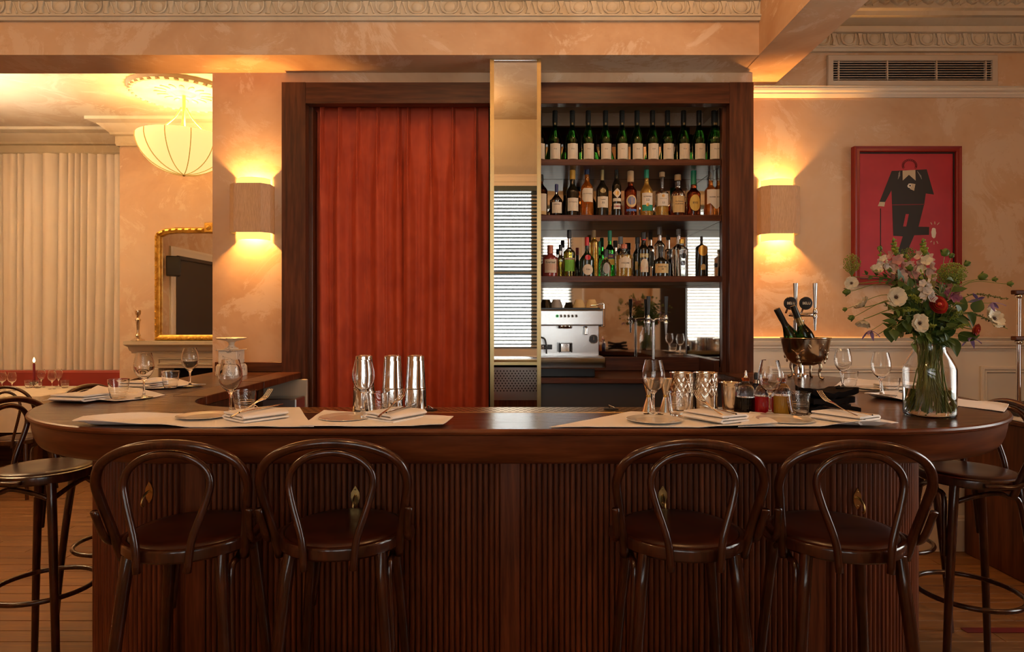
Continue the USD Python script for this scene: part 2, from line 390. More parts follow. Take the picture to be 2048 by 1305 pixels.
# plants
def leaf(name, col, trans=0.35, rough=0.5):
    MAT[name] = usdkit.material(stage, f'/World/Looks/{name}', {'p': ('principled_bsdf', {'base_color': col, 'roughness': rough}), 't': ('translucent_bsdf', {'color': col}), 'm': ('mix_closure', {'fac': trans})},
                                [('p.BSDF', 'm.closure1'), ('t.BSDF', 'm.closure2')], surface='m.closure')
leaf('leaf_dark', (0.075, 0.135, 0.022)); leaf('leaf_mid', (0.14, 0.21, 0.03)); leaf('leaf_lime', (0.30, 0.36, 0.04)); leaf('stem_green', (0.19, 0.25, 0.04), 0.1)
leaf('petal_cream', (0.80, 0.71, 0.50), 0.3, 0.6); leaf('petal_white', (0.76, 0.70, 0.62), 0.3, 0.6); leaf('petal_pink', (0.58, 0.30, 0.25), 0.3, 0.6); leaf('petal_blush', (0.68, 0.48, 0.38), 0.3, 0.6)
leaf('petal_red', (0.50, 0.025, 0.02), 0.2, 0.5); leaf('petal_orange', (0.60, 0.10, 0.02), 0.2, 0.5); leaf('petal_purple', (0.30, 0.20, 0.42), 0.25, 0.5); leaf('petal_mauve', (0.42, 0.13, 0.20), 0.25, 0.6)
leaf('seed_brown', (0.06, 0.03, 0.015), 0.0, 0.8); leaf('foliage_olive', (0.20, 0.18, 0.045), 0.3)

def glow(name, col, strength):
    MAT[name] = usdkit.material(stage, f'/World/Looks/{name}', {'e': ('emission', {'color': col, 'strength': strength})}, surface='e.emission')
glow('globe_glow', (1.0, 0.54, 0.22), 84.0)
glow('diffuser_glow', (1.0, 0.62, 0.16), 1.7)
glow('flame_glow', (1.0, 0.62, 0.18), 12.0)
glow('led_green', (0.05, 0.9, 0.12), 1.5)
MAT['bowl_glow'] = usdkit.material(stage, '/World/Looks/bowl_glow', {'p': ('principled_bsdf', {'base_color': (0.75, 0.62, 0.40), 'roughness': 0.6, 'emission_color': (1.0, 0.74, 0.25), 'emission_strength': 1.0})}, surface='p.BSDF')
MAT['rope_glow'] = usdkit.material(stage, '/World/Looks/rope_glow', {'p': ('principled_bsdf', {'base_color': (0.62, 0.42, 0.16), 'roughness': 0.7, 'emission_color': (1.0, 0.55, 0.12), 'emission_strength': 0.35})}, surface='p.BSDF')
MAT['pane'] = usdkit.material(stage, '/World/Looks/pane', {'t': ('transparent_bsdf', {}), 'g': ('glossy_bsdf', {'roughness': 0.01}), 'f': ('fresnel', {'IOR': 1.45}), 'm': ('mix_closure', {})},
                              [('f.fac', 'm.fac'), ('t.BSDF', 'm.closure1'), ('g.BSDF', 'm.closure2')], surface='m.closure')

def light_ball(path, loc, r, col, power):
    l = UsdLux.SphereLight.Define(stage, path)
    l.CreateRadiusAttr(r); l.CreateColorAttr(Gf.Vec3f(*col)); l.CreateIntensityAttr(power)
    l.AddTranslateOp().Set(Gf.Vec3d(*map(float, loc)))
# ================================================================ THE ROOM
import manifold3d as m3
def mani(m):
    v, f = J(m)
    t = trimesh.Trimesh(v, f, process=True)
    return m3.Manifold(m3.Mesh(np.asarray(t.vertices, np.float32), np.asarray(t.faces, np.uint32)))
def union(*ms):
    u = m3.Manifold.batch_boolean([mani(m) for m in ms], m3.OpType.Add).to_mesh()
    return np.asarray(u.vert_properties[:, :3], float), np.asarray(u.tri_verts, int)

def rectframe(x0, x1, z0, z1, prof):
    """mitred frame in the xz plane; prof = closed list of (inset, y)"""
    L = []
    for i, y in list(prof) + [prof[0]]:
        L.append([(x0 + i, y, z0 + i), (x1 - i, y, z0 + i), (x1 - i, y, z1 - i), (x0 + i, y, z1 - i)])
    L = np.array(L)
    v, f = [], []
    for a in range(len(L) - 1):
        for c in range(4):
            d = (c + 1) % 4
            k = len(v)
            v += [L[a, c], L[a, d], L[a + 1, d], L[a + 1, c]]
            f += [(k, k + 1, k + 2), (k, k + 2, k + 3)]
    t = trimesh.Trimesh(np.array(v), np.array(f), process=True)
    t.fix_normals()
    return np.asarray(t.vertices), np.asarray(t.faces)

YF, YR, YB = 3.625, 3.81, 3.38            # bar wall, wall beyond it, beam face
XL, XR, YW = -5.6, 4.0, -0.6              # side walls, window wall
ZC, ZL, ZB = 3.70, 3.45, 2.836            # ceilings, underside of the beam

# ---- floor: boards that can be told apart are planks, the rest joined
fl = struct('floor', label='worn honey coloured wooden floor boards')
part(fl, 'subfloor', box(XL, XR, YW, 6.9, -0.06, -0.012), 'black_void')
rng = random.Random(5)
rest = []
def rows(y0, y1, w=0.095):
    n = int(round((y1 - y0) / w))
    for r in range(n):
        ya = y0 + r * w
        x = XL + rng.uniform(0, 1.2)
        cuts = [XL]
        while x < XR:
            cuts.append(x); x += rng.uniform(1.1, 2.2)
        cuts.append(XR)
        for a, b in zip(cuts, cuts[1:]):
            m = box(a + 0.0012, b - 0.0012, ya + 0.0014, ya + w - 0.0014, -0.02, rng.uniform(-0.0018, 0.0002), 0.0016)
            seen = 2.5 < ya < 4.9 and ((b > -4.0 and a < -1.2) or (b > 1.2 and a < 3.5))
            if seen:
                part(fl, 'plank', m, rng.choice(['floor_wood', 'floor_wood', 'floor_wood_b']), False)
            else:
                rest.append(m)
rows(YW, 6.9)
part(fl, 'planks', J(*rest), 'floor_wood', False, kind='stuff')

# ---- ceilings and walls
struct('ceiling', box(XL, XR, YW - 0.15, YR + 0.14, ZC, ZC + 0.1), 'plaster_ceiling')
struct('ceiling', box(XL, -1.3, YB + 0.26, 7.0, ZL, ZL + 0.1), 'plaster_ceiling')
struct('wall_left', box(XL - 0.15, XL, YW - 0.15, 7.0, 0, ZC), 'plaster')
struct('wall_right', J(box(XR, XR + 0.15, YW - 0.15, 0.7, 0, ZC), box(XR, XR + 0.15, 2.7, YR + 0.15, 0, ZC), box(XR, XR + 0.15, 0.7, 2.7, 0, 0.85), box(XR, XR + 0.15, 0.7, 2.7, 2.65, ZC)), 'plaster')
w4 = struct('window_4', label='bay window past the end of the bar')
part(w4, 'window_frame', tr(rectframe(0.62, 2.78, 0.77, 2.73, [(0, 0.0), (0, -0.03), (0.06, -0.045), (0.08, -0.03), (0.085, 0.14), (0.12, 0.14), (0.11, 0.0)]), (XR, 0, 0), rz=90), 'panel_paint')
part(w4, 'sash_bar', box(XR + 0.08, XR + 0.12, 0.7, 2.7, 1.72, 1.77, 0.004), 'panel_paint')
part(w4, 'mullion', box(XR + 0.08, XR + 0.12, 1.67, 1.73, 0.85, 2.65, 0.004), 'panel_paint')
part(w4, 'pane', box(XR + 0.098, XR + 0.102, 0.7, 2.7, 0.85, 2.65), 'pane')
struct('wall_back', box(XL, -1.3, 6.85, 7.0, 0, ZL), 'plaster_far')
struct('wall_beyond_bar', box(1.395, XR, YR, YR + 0.15, 0, ZC), 'plaster')
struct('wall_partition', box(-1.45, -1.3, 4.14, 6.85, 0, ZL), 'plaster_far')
struct('wall_pier', box(-1.737, -1.325, YF, 4.14, 0, ZB + 0.01), 'plaster')
struct('wall_bar', J(box(-1.325, 1.395, YF, 4.14, 2.77, ZB + 0.01), box(-1.325, 1.395, 4.13, 4.25, 0, 2.8), box(1.262, 1.395, YF + 0.012, 4.14, 0, 2.77)), 'plaster')
struct('wall_beam', box(XL, 1.34, YB, YF + 0.012, ZB, ZC), 'plaster')
struct('wall_cross_beam', box(1.336, 1.597, YW, YR + 0.01, ZB, ZC), 'plaster')
WX0, WX1, WZ0, WZ1 = -1.36, 0.84, 0.90, 2.98
struct('wall_front', J(box(XL, WX0, YW - 0.15, YW, 0, ZC), box(WX1, XR, YW - 0.15, YW, 0, ZC), box(WX0, WX1, YW - 0.15, YW, 0, WZ0), box(WX0, WX1, YW - 0.15, YW, WZ1, ZC)), 'plaster')
bx0, bx1 = -4.08, -2.16
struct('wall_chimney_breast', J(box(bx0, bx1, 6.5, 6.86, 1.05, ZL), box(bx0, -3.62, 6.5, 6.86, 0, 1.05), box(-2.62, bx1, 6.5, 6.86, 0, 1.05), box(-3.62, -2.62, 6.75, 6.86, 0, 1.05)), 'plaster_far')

# ---- egg and dart cornices
def egg_unit(w, h):
    """one egg with its rim and a dart, standing out from a thin ground; faces -y, centred"""
    pts = [(-0.27 * w, -0.004, 0.5 * h), (-0.27 * w, -0.006, 0.05 * h), (-0.18 * w, -0.008, -0.34 * h), (0, -0.008, -0.46 * h), (0.18 * w, -0.008, -0.34 * h), (0.27 * w, -0.006, 0.05 * h), (0.27 * w, -0.004, 0.5 * h)]
    dart = extr(Polygon([(-0.09 * w, 0.5 * h), (0.09 * w, 0.5 * h), (0.03 * w, -0.1 * h), (0.05 * w, -0.5 * h), (-0.05 * w, -0.5 * h), (-0.03 * w, -0.1 * h)]), 0.012)
    return union(box(-w / 2, w / 2, -0.001, 0.006, -h / 2, h / 2), ell(0.185 * w, 0.013, 0.44 * h, (0, 0, 0.06 * h)),
                 tube(spline(pts, 14), 0.085 * h, 6), tr(upright(dart), (0.5 * w * 0.88, 0.0, 0)), tube([(-0.46 * w, -0.003, 0.45 * h), (-0.34 * w, -0.003, -0.45 * h)], 0.075 * h, 5), tube([(0.46 * w - 0.03 * w, -0.003, 0.45 * h), (0.34 * w, -0.003, -0.45 * h)], 0.06 * h, 5))
beam_prof = [(3.39, 3.015), (3.362, 3.015), (3.357, 3.03), (3.348, 3.034), (3.348, 3.043), (3.364, 3.046), (3.364, 3.116), (3.346, 3.12), (3.335, 3.135), (3.30, 3.18), (3.27, 3.22), (3.24, 3.30), (3.15, 3.45), (3.10, ZC), (3.39, ZC)]
c1 = struct('trim_1', label='cream plaster egg and dart cornice along the beam')
part(c1, 'cornice_moulding', prism(beam_prof, XL, 1.338), 'stone_cornice', 20)
eu = egg_unit(0.172, 0.066)
for k in range(24):
    part(c1, 'egg_moulding', tr(eu, (1.235 - 0.1745 * k, 3.364, 3.081)), 'stone_cornice', 40)
wall_prof = [(3.82, 3.03), (3.785, 3.03), (3.78, 3.045), (3.770, 3.05), (3.770, 3.058), (3.786, 3.062), (3.786, 3.135), (3.768, 3.14), (3.762, 3.165), (3.762, 3.172), (3.806, 3.176), (3.806, 3.19), (3.76, 3.222), (3.74, 3.226), (3.735, 3.25), (3.715, 3.258), (3.715, 3.268), (3.738, 3.272), (3.738, 3.345), (3.712, 3.35), (3.70, 3.38), (3.60, 3.52), (3.5, ZC), (3.82, ZC)]
c2 = struct('trim_2', label='cream plaster cornice with eggs and curling leaves above the vent')
part(c2, 'cornice_moulding', prism(wall_prof, 1.597, XR), 'stone_cornice', 20)
eu2 = egg_unit(0.155, 0.070)
for k in range(12):
    part(c2, 'egg_moulding', tr(eu2, (1.72 + 0.158 * k, 3.786, 3.0985)), 'stone_cornice', 40)
def leaf_scroll(w, h):
    ps = [box(-w / 2, w / 2, -0.001, 0.006, -h / 2, h / 2)]
    for a, x, z, s in ((35, -0.32, 0.05, 1), (-20, -0.18, -0.15, 0.8), (50, -0.05, 0.1, 1.1), (-45, 0.12, -0.1, 0.9), (15, 0.28, 0.12, 1), (-30, 0.42, -0.12, 0.8)):
        ps.append(tr(ell(0.10 * w * s, 0.022, 0.16 * h * s), (x * w, 0, z * h), ry=a))
        ps.append(tr(ell(0.035 * w, 0.018, 0.30 * h), (x * w + 0.06 * w, 0, -z * h), ry=-a))
    ps.append(tube(spline([(-0.5 * w, 0, -0.3 * h), (-0.2 * w, 0, 0.25 * h), (0.1 * w, 0, -0.3 * h), (0.35 * w, 0, 0.3 * h), (0.5 * w, 0, -0.3 * h)], 16), 0.008, 5))
    return union(*ps)
ls = leaf_scroll(0.26, 0.072)
for k in range(8):
    part(c2, 'leaf_moulding', tr(ls, (1.76 + 0.262 * k, 3.738, 3.3085)), 'stone_cornice', 40)
rail = [(3.82, 2.755), (3.80, 2.755), (3.792, 2.765), (3.785, 2.772), (3.785, 2.780), (3.772, 2.788), (3.768, 2.800), (3.775, 2.806), (3.765, 2.812), (3.82, 2.816)]
struct('trim_3', prism(rail, 1.46, XR), 'panel_paint', label='pale moulded picture rail below the vent', smooth=20)
far_prof = lambda y, d: [(y + 0.01, 3.20), (y - 0.02 * d, 3.20), (y - 0.03 * d, 3.225), (y - 0.03 * d, 3.30), (y - 0.06 * d, 3.31), (y - 0.07 * d, 3.33), (y - 0.15 * d, 3.40), (y - 0.22 * d, 3.42), (y - 0.22 * d, ZL), (y + 0.01, ZL)]
struct('trim_4', prism(far_prof(6.85, 1.0), XL, bx0 + 0.2), 'stone_cornice', label='cream cornice above the long cream curtain', smooth=20)
fpf = far_prof(6.5, 1.0)[1:-1] + [(6.28, ZL + 0.02)]
side = grid(np.array([[(bx1, y, z) for y, z in fpf], [(bx0 - (6.5 - y), y, z) for y, z in fpf], [(bx0 - (6.5 - y), 6.87, z) for y, z in fpf]]))
side = trimesh.Trimesh(*side, process=False)
struct('trim_5', (np.asarray(side.vertices), np.asarray(side.faces)), 'stone_cornice', label='cream cornice stepping forward around the chimney breast', smooth=20)

# ---- wainscot beyond the bar
ws = struct('wall_wainscot', label='cream panelled wainscot below the dado rail')
part(ws, 'board', box(1.395, XR, YR - 0.014, YR + 0.005, 0.0, 1.24), 'panel_paint')
dado = [(3.82, 1.215), (3.788, 1.215), (3.786, 1.225), (3.776, 1.230), (3.776, 1.240), (3.765, 1.250), (3.760, 1.268), (3.768, 1.274), (3.760, 1.282), (3.752, 1.292), (3.82, 1.300)]
part(ws, 'dado_rail', prism(dado, 1.395, XR), 'panel_paint', 20)
for a, b in ((1.56, 2.695), (2.84, 3.86)):
    part(ws, 'panel_moulding', rectframe(a, b, 0.275, 1.12, [(0, 3.797), (0, 3.785), (0.008, 3.778), (0.018, 3.778), (0.026, 3.785), (0.034, 3.782), (0.044, 3.797)]), 'panel_paint', 20)
struct('baseboard_back', prism([(3.82, 0), (3.776, 0), (3.776, 0.185), (3.782, 0.193), (3.782, 0.203), (3.79, 0.212), (3.82, 0.215)], 1.395, XR), 'panel_paint', label='cream painted skirting board', smooth=20)
struct('baseboard_left', box(XL, XL + 0.03, YW, 6.85, 0, 0.2, 0.006), 'panel_paint')

# ---- the front window behind the camera, seen in the mirrors
w1 = struct('window_1', label='tall front window behind open slatted blinds')
part(w1, 'window_frame', rectframe(WX0 - 0.16, WX1 + 0.16, WZ0 - 0.02, WZ1 + 0.16, [(0, YW - 0.001), (0, YW + 0.03), (0.03, YW + 0.045), (0.06, YW + 0.03), (0.13, YW + 0.03), (0.165, YW + 0.02), (0.18, YW - 0.14), (0.20, YW - 0.14), (0.18, YW - 0.001)]), 'panel_paint')
part(w1, 'window_sill', box(WX0 - 0.2, WX1 + 0.2, YW - 0.12, YW + 0.07, WZ0 - 0.05, WZ0, 0.008), 'panel_paint')
for a, b in ((-0.965, -0.75), (0.23, 0.44)):
    part(w1, 'mullion', box(a, b, YW - 0.13, YW - 0.05, WZ0, WZ1, 0.01), 'panel_paint')
zm = H + (HOR - 545) / 167.6
for a, b in ((WX0, -0.965), (-0.75, 0.23), (0.44, WX1)):
    part(w1, 'sash_bar', box(a, b, YW - 0.12, YW - 0.08, zm - 0.025, zm + 0.025, 0.004), 'panel_paint')
    part(w1, 'pane', box(a, b, YW - 0.104, YW - 0.100, WZ0, WZ1), 'pane')
n = 46
for k in range(n):
    z = WZ0 + 0.03 + (WZ1 - 0.08 - WZ0 - 0.03) * k / (n - 1)
    part(w1, 'slat', tr(box(WX0 + 0.02, WX1 + 0.02, -0.022, 0.022, -0.0013, 0.0013), (0, YW + 0.005, z), rx=24), 'blind_slat', False)
part(w1, 'head_rail', box(WX0, WX1 + 0.03, YW - 0.025, YW + 0.035, WZ1 - 0.055, WZ1 + 0.01, 0.004), 'blind_slat')
part(w1, 'bottom_rail', box(WX0 + 0.01, WX1 + 0.02, YW - 0.02, YW + 0.02, WZ0 + 0.003, WZ0 + 0.022, 0.004), 'blind_slat')
c6 = struct('trim_6', prism([(-y + 2.78, z) for y, z in beam_prof][::-1], XL, XR), 'stone_cornice', label='cream cornice above the front window', smooth=20)
d1 = struct('door_1', label='dark wooden door beside the front window')
part(d1, 'door_panel', box(2.05, 2.95, YW - 0.01, YW + 0.03, 0, 2.3, 0.004), 'dark_door')
part(d1, 'door_frame', J(box(1.95, 2.05, YW - 0.01, YW + 0.05, 0, 2.4), box(2.95, 3.05, YW - 0.01, YW + 0.05, 0, 2.4), box(1.95, 3.05, YW - 0.01, YW + 0.05, 2.3, 2.4)), 'panel_paint')
# ---- window in the side wall with its blind shut, seen in the gilt mirror
w2 = struct('window_2', label='side window behind a shut dark blind')
part(w2, 'window_frame', tr(rectframe(0.75, 2.75, 0.75, 2.60, [(0, 0.0), (0, -0.03), (0.04, -0.05), (0.09, -0.03), (0.15, -0.03), (0.16, 0.0)]), (XL, 0, 0), rz=90), 'panel_paint')
sl = []
for k in range(46):
    sl.append(tr(box(0.93, 2.57, -0.002, 0.002, -0.024, 0.024), (0, 0, 0)))
part(w2, 'blind', J(*[tr(box(XL + 0.022, XL + 0.026, 0.93, 2.57, -0.024, 0.024), (0, 0, 0.95 + 0.046 * k)) for k in range(32)]), 'blind_dark', False, kind='stuff')
part(w2, 'head_rail', box(XL + 0.005, XL + 0.06, 0.92, 2.58, 2.40, 2.46, 0.004), 'blind_dark')

# ---- ventilation grille on the wall beyond the bar
def at_wall(px, py, d=YR):
    return at(px, py, d)
vx0, vx1 = at(1653, 0, YR)[0], at(1992, 0, YR)[0]
vz0, vz1 = at(0, 174, YR)[2], at(0, 112, YR)[2]
v = thing('ventilation_grille', 'long cream painted ventilation grille set high under the cornice', 'vent', (0, 0, 0))
iw = 0.036
part(v, 'frame', rectframe(vx0, vx1, vz0, vz1, [(0, YR), (0, YR - 0.014), (0.004, YR - 0.018), (iw - 0.004, YR - 0.018), (iw, YR - 0.012), (iw, YR)]), 'vent_paint')
part(v, 'duct', box(vx0 + iw - 0.003, vx1 - iw + 0.003, YR - 0.003, YR - 0.001, vz0 + iw - 0.003, vz1 - iw + 0.003), 'black_void', False)
for k in range(8):
    z = vz0 + iw + (vz1 - vz0 - 2 * iw) * (k + 0.5) / 8
    part(v, 'slat', tr(box(vx0 + iw, vx1 - iw, -0.0055, 0.0055, -0.0017, 0.0017), (0, YR - 0.009, z), rx=10), 'vent_paint', False)
for px in (1675, 1772, 1870, 1968):
    x = at(px, 0, YR)[0]
    part(v, 'divider', box(x - 0.0035, x + 0.0035, YR - 0.017, YR - 0.003, vz0 + iw, vz1 - iw), 'vent_paint', False)

# ================================================================ BAR WALL: surround, curtain, mirror column, shelves
FX0, FX1, FZ = -1.325, 1.389, 2.77
t = struct('trim_7', label='dark mahogany surround framing the red curtain and the bottle shelves')
bw = 0.137
part(t, 'upright', prism([(3.66, 0), (YF - 0.03, 0), (YF - 0.03, FZ), (3.66, FZ)], FX0, FX0 + bw), 'mahogany_v')
part(t, 'upright', prism([(3.66, 0), (YF - 0.03, 0), (YF - 0.03, FZ), (3.66, FZ)], FX1 - bw, FX1), 'mahogany_v')
part(t, 'head', box(FX0 + bw, FX1 - bw, YF - 0.03, 3.66, FZ - 0.122, FZ - 0.0005, 0.002), 'mahogany_h')
part(t, 'jamb', box(FX0 + bw - 0.004, FX0 + bw + 0.02, 3.66, 3.80, 0, FZ - 0.12, 0.003), 'mahogany_v')
part(t, 'jamb', box(FX1 - bw - 0.02, FX1 - bw + 0.004, 3.66, 3.70, 1.08, FZ - 0.12, 0.003), 'mahogany_v')
part(t, 'partition', box(-0.125, 0.13, 3.645, 4.13, 0, FZ - 0.1, 0.003), 'mahogany_v')
solo('wooden_upstand', box(-1.715, FX0 + 0.004, YF - 0.022, YF, 1.101, 1.158, 0.003), 'mahogany_h', 'low mahogany upstand at the foot of the plaster pier', 'wooden trim')

def pleated(x0, x1, pleats, z0, z1, y, amp, nu, nv, seed, topfrac=0.24):
    """pinch-pleated curtain: narrow fins at the top opening into soft folds below"""
    u = np.linspace(x0, x1, nu)
    zz = z1 - (z1 - z0) * np.linspace(0, 1, nv) ** 1.15
    U, Z = np.meshgrid(u, zz, indexing='ij')
    t = np.clip((z1 - Z) / (z1 - z0), 0, 1)
    b = np.clip(t / topfrac, 0, 1); b = b * b * (3 - 2 * b)
    drift = (meshkit.fbm(np.stack([U * 2.1, Z * 0.35, np.full_like(U, seed)], -1), 2, seed) - 0.5) * 0.05 * b
    Y = np.zeros_like(U)
    P = np.array(pleats)
    gap = np.median(np.diff(P)) if len(P) > 1 else 0.12
    for i, p in enumerate(P):
        h = 0.75 + 0.5 * meshkit.noise(np.array([i * 1.7, seed, 0.3]))
        d = U + drift - p
        fin = np.exp(-(np.abs(d) / 0.0075) ** 3) * 1.15
        w1 = gap * (0.06 + 0.20 * b) * (0.7 + 0.6 * meshkit.noise(np.array([i * 3.1, 0.5, seed])))
        fold = np.exp(-np.abs(d / w1) ** 2.2) * h
        fold += (0.05 + 0.3 * meshkit.noise(np.array([i * 5.1, 1.5, seed]))) * np.exp(-((d - gap * 0.45) / (gap * 0.10)) ** 2) * b
        pinch = 1 - 0.35 * np.exp(-((z1 - Z - 0.085) / 0.02) ** 2)
        Y -= amp * (fin * pinch * (1 - b) * 0.9 + fold * b)
    Y -= amp * 0.22 * b * np.sin(U * 21 + 1.7 * seed + 2 * drift / 0.05)
    Y -= amp * 0.30 * (1 - b) * (meshkit.noise(np.stack([U * 14, Z * 3, np.full_like(U, 0.7)], -1), seed) - 0.5)
    wr = meshkit.fbm(np.stack([U * 26, Z * 14, np.full_like(U, 2.2)], -1), 3, seed + 4) - 0.5
    Y += wr * 0.010 * np.exp(-((z1 - Z - 0.10) / 0.05) ** 2) + wr * 0.001
    Zt = Z + 0.006 * np.where(t < 0.001, np.maximum(0, (-Y / amp)), 0)
    return grid(np.stack([U, y + Y, Zt], -1), thick=(0, 0.004, 0), flip=True)
def cx(px, d=3.72):
    return (px - 1024) * d / F
zt = at(0, 211, 3.72)[2]
c = thing('velvet_curtain', 'long rust red pinch-pleated velvet curtain hanging in the mahogany surround', 'curtain')
part(c, 'curtain_panel', pleated(cx(623), cx(809), [cx(p) for p in (642, 678, 714, 754.5, 797)], 0.02, zt, 3.752, 0.050, 420, 70, 3), 'velvet', True)
part(c, 'curtain_panel', pleated(cx(806), cx(977), [cx(p) for p in (816, 861, 906, 952)], 0.02, zt, 3.745, 0.050, 400, 70, 8), 'velvet', True)
part(c, 'curtain_track', box(FX0 + bw + 0.02, -0.127, 3.75, 3.775, zt + 0.004, zt + 0.02), 'black_paint')
struct('wall_recess', box(FX0, -0.12, 4.05, 4.125, 0, FZ), 'black_void')

# mirror clad column
mx0, mx1, my = at(980, 0, 3.43)[0], at(1082, 0, 3.43)[0], 3.43
t = thing('mirror_column', 'slim floor to beam column clad in mirror with brass edges', 'mirrored column')
part(t, 'core', box(mx0 + 0.006, mx1 - 0.006, my + 0.006, YF - 0.035, 0.0, ZB - 0.0005), 'black_paint')
e = 0.022
zj = at(0, 728, my)[2]
part(t, 'mirror_panel', box(mx0 + e, mx1 - e, my + 0.001, my + 0.006, zj + 0.008, ZB - 0.008), 'mirror', False)
part(t, 'mirror_panel', box(mx0 + e, mx1 - e, my + 0.001, my + 0.006, 0.02, zj - 0.008), 'mirror', False)
for sx, x in ((1, mx0), (-1, mx1)):
    a, b = sorted((x, x + sx * e))
    part(t, 'brass_edge', union(box(a, b, my - 0.003, my + 0.005, 0.02, ZB - 0.001), box(*sorted((x, x + sx * 0.006)), my - 0.003, my + 0.05, 0.02, ZB - 0.001)), 'brass_dull', False)
    part(t, 'side_mirror', box(*sorted((x + sx * 0.002, x + sx * 0.006)), my + 0.05, YF - 0.04, 0.02, ZB - 0.001), 'mirror', False)
part(t, 'brass_strip', box(mx0 + e, mx1 - e, my - 0.002, my + 0.005, zj - 0.008, zj + 0.008), 'brass_dull', False)
part(t, 'top_trim', box(mx0 + e, mx1 - e, my - 0.002, my + 0.004, ZB - 0.008, ZB - 0.001), 'silver', False)

# shelves
NX0, NX1, NY0, NY1 = 0.13, 1.232, 3.68, 4.05
t = thing('bottle_shelves', 'mirror-backed mahogany shelving full of bottles', 'shelves')
part(t, 'back_mirror', box(NX0, NX1 + 0.02, NY1, NY1 + 0.006, 1.12, 2.66), 'mirror_old', False)
part(t, 'side_mirror', box(NX1, NX1 + 0.006, NY0 + 0.03, NY1, 1.12, 2.66), 'mirror_old', False)
SZ = [2.348, 2.020, 1.660]
for z in SZ:
    part(t, 'shelf', box(NX0, NX1 - 0.001, NY0, NY1 - 0.004, z - 0.036, z, 0.002), 'mahogany_h')
part(t, 'lower_rail', box(NX0, NX1 - 0.001, NY1 - 0.03, NY1 - 0.001, 1.075, 1.16, 0.002), 'mahogany_h')
part(t, 'lower_rail', box(NX1 - 0.03, NX1 - 0.001, NY0 + 0.03, NY1 - 0.03, 1.075, 1.16, 0.002), 'mahogany_v')
t = thing('back_counter', 'dark mahogany back counter under the bottle shelves', 'counter')
part(t, 'worktop', box(mx1 + 0.002, NX1 + 0.016, 3.50, NY1, 1.045, 1.072, 0.003), 'mahogany_h')
part(t, 'cabinet_front', box(mx1 + 0.004, NX1 + 0.0, 3.55, 3.6, 0.10, 1.044, 0.003), 'fridge_grey')
part(t, 'plinth', box(mx1 + 0.004, NX1, 3.58, 3.62, 0, 0.1), 'black_paint')
# ================================================================ THE BAR
def offset_path(P, d):
    """move a polyline sideways (to its right is outside when d > 0)"""
    P = np.asarray(P, float)
    t = np.gradient(P, axis=0); t /= np.linalg.norm(t, axis=1, keepdims=True)
    return P + d * np.stack([-t[:, 1], t[:, 0]], 1) * -1
def arc(cx_, cy_, r, a0, a1, n):
    a = np.radians(np.linspace(a0, a1, n))
    return np.stack([cx_ + r * np.cos(a), cy_ + r * np.sin(a)], 1)
def dense(*segs):
    P = np.vstack(segs)
    keep = np.r_[True, np.linalg.norm(np.diff(P, axis=0), axis=1) > 1e-6]
    return P[keep]
WLX, WRX, FY = -1.735, 1.78, 1.734
RL, RR = 0.751, 0.747
def line(a, b, n):
    return np.linspace(a, b, n)
YE = 3.592
OUT = dense(line((WLX, YE), (WLX, FY + RL), 12), arc(WLX + RL, FY + RL, RL, 180, 270, 40), line((WLX + RL, FY), (WRX - RR, FY), 20), arc(WRX - RR, FY + RR, RR, 270, 360, 40),
            line((WRX, FY + RR), (WRX, 3.14), 8), arc(WRX - 0.33, 3.14, 0.33, 0, 90, 18), line((WRX - 0.33, 3.47), (1.42, 3.47), 3))
def inset(d):
    return offset_path(OUT, -d)
INN = np.vstack([[(1.42, YE)], [(1.17, YE)], [(1.17, 2.455)], arc(0.89, 2.455, 0.28, 0, -90, 14), [(0.80, 2.175), (0.80, 2.048), (-0.90, 2.048), (-0.90, 2.175)], arc(-0.93, 2.455, 0.281, 270, 180, 14), [(-1.211, 2.47), (-1.352, 2.49), (-1.352, YE)]])
ZT = 1.10
levels = [(0.010, 1.100), (0.003, 1.0975), (0.0, 1.092), (0.0015, 1.086), (0.007, 1.0825), (0.011, 1.081), (0.012, 1.076), (0.014, 1.055), (0.019, 1.030), (0.027, 1.010), (0.034, 1.000), (0.042, 0.9955), (0.052, 0.995), (0.10, 0.995)]
loops = [np.column_stack([inset(d), np.full(len(OUT), z)]) for d, z in levels]
top_poly = Polygon(np.vstack([inset(0.010), INN]))
cap = extr(top_poly, 0.001)
slab = tr(extr(Polygon(np.vstack([inset(0.09), INN])), 0.031), (0, 0, 1.066))
cv, cf = tr(cap, (0, 0, ZT - 0.001))
fascia = grid(np.array(loops).transpose(1, 0, 2))
bt = thing('bar_worktop', 'broad curved dark wooden bar top laid with white linen', 'bar top')
part(bt, 'slab', J((cv, cf), slab), 'bar_wood', 20)
part(bt, 'edge_fascia', fascia, 'bar_edge', 40)
part(bt, 'plank', box(-1.348, -1.211, 2.478, 3.05, 1.066, 1.1012, 0.003), 'mahogany_v')
part(bt, 'plank', box(-1.348, -1.211, 3.054, YE, 1.066, 1.1012, 0.003), 'mahogany_v')
dr = part(bt, 'drip_rail', box(-0.899, 0.799, 2.050, 2.174, 1.07, 1.1006, 0.001), 'drip_brass', False, label='perforated brass drip rail')
sl = []
for r_ in range(5):
    for k in range(66):
        x = -0.875 + k * 0.0255 + (r_ % 2) * 0.0127
        s_ = lathe([(0, 0), (0.0065, 0), (0.0065, 0.0004), (0, 0.0004)], 8, sx=1, sy=0.35)
        sl.append(tr(s_, (x, 2.066 + r_ * 0.023, 1.1006)))
part(dr, 'slots', J(*sl), 'black_void', False, kind='stuff')

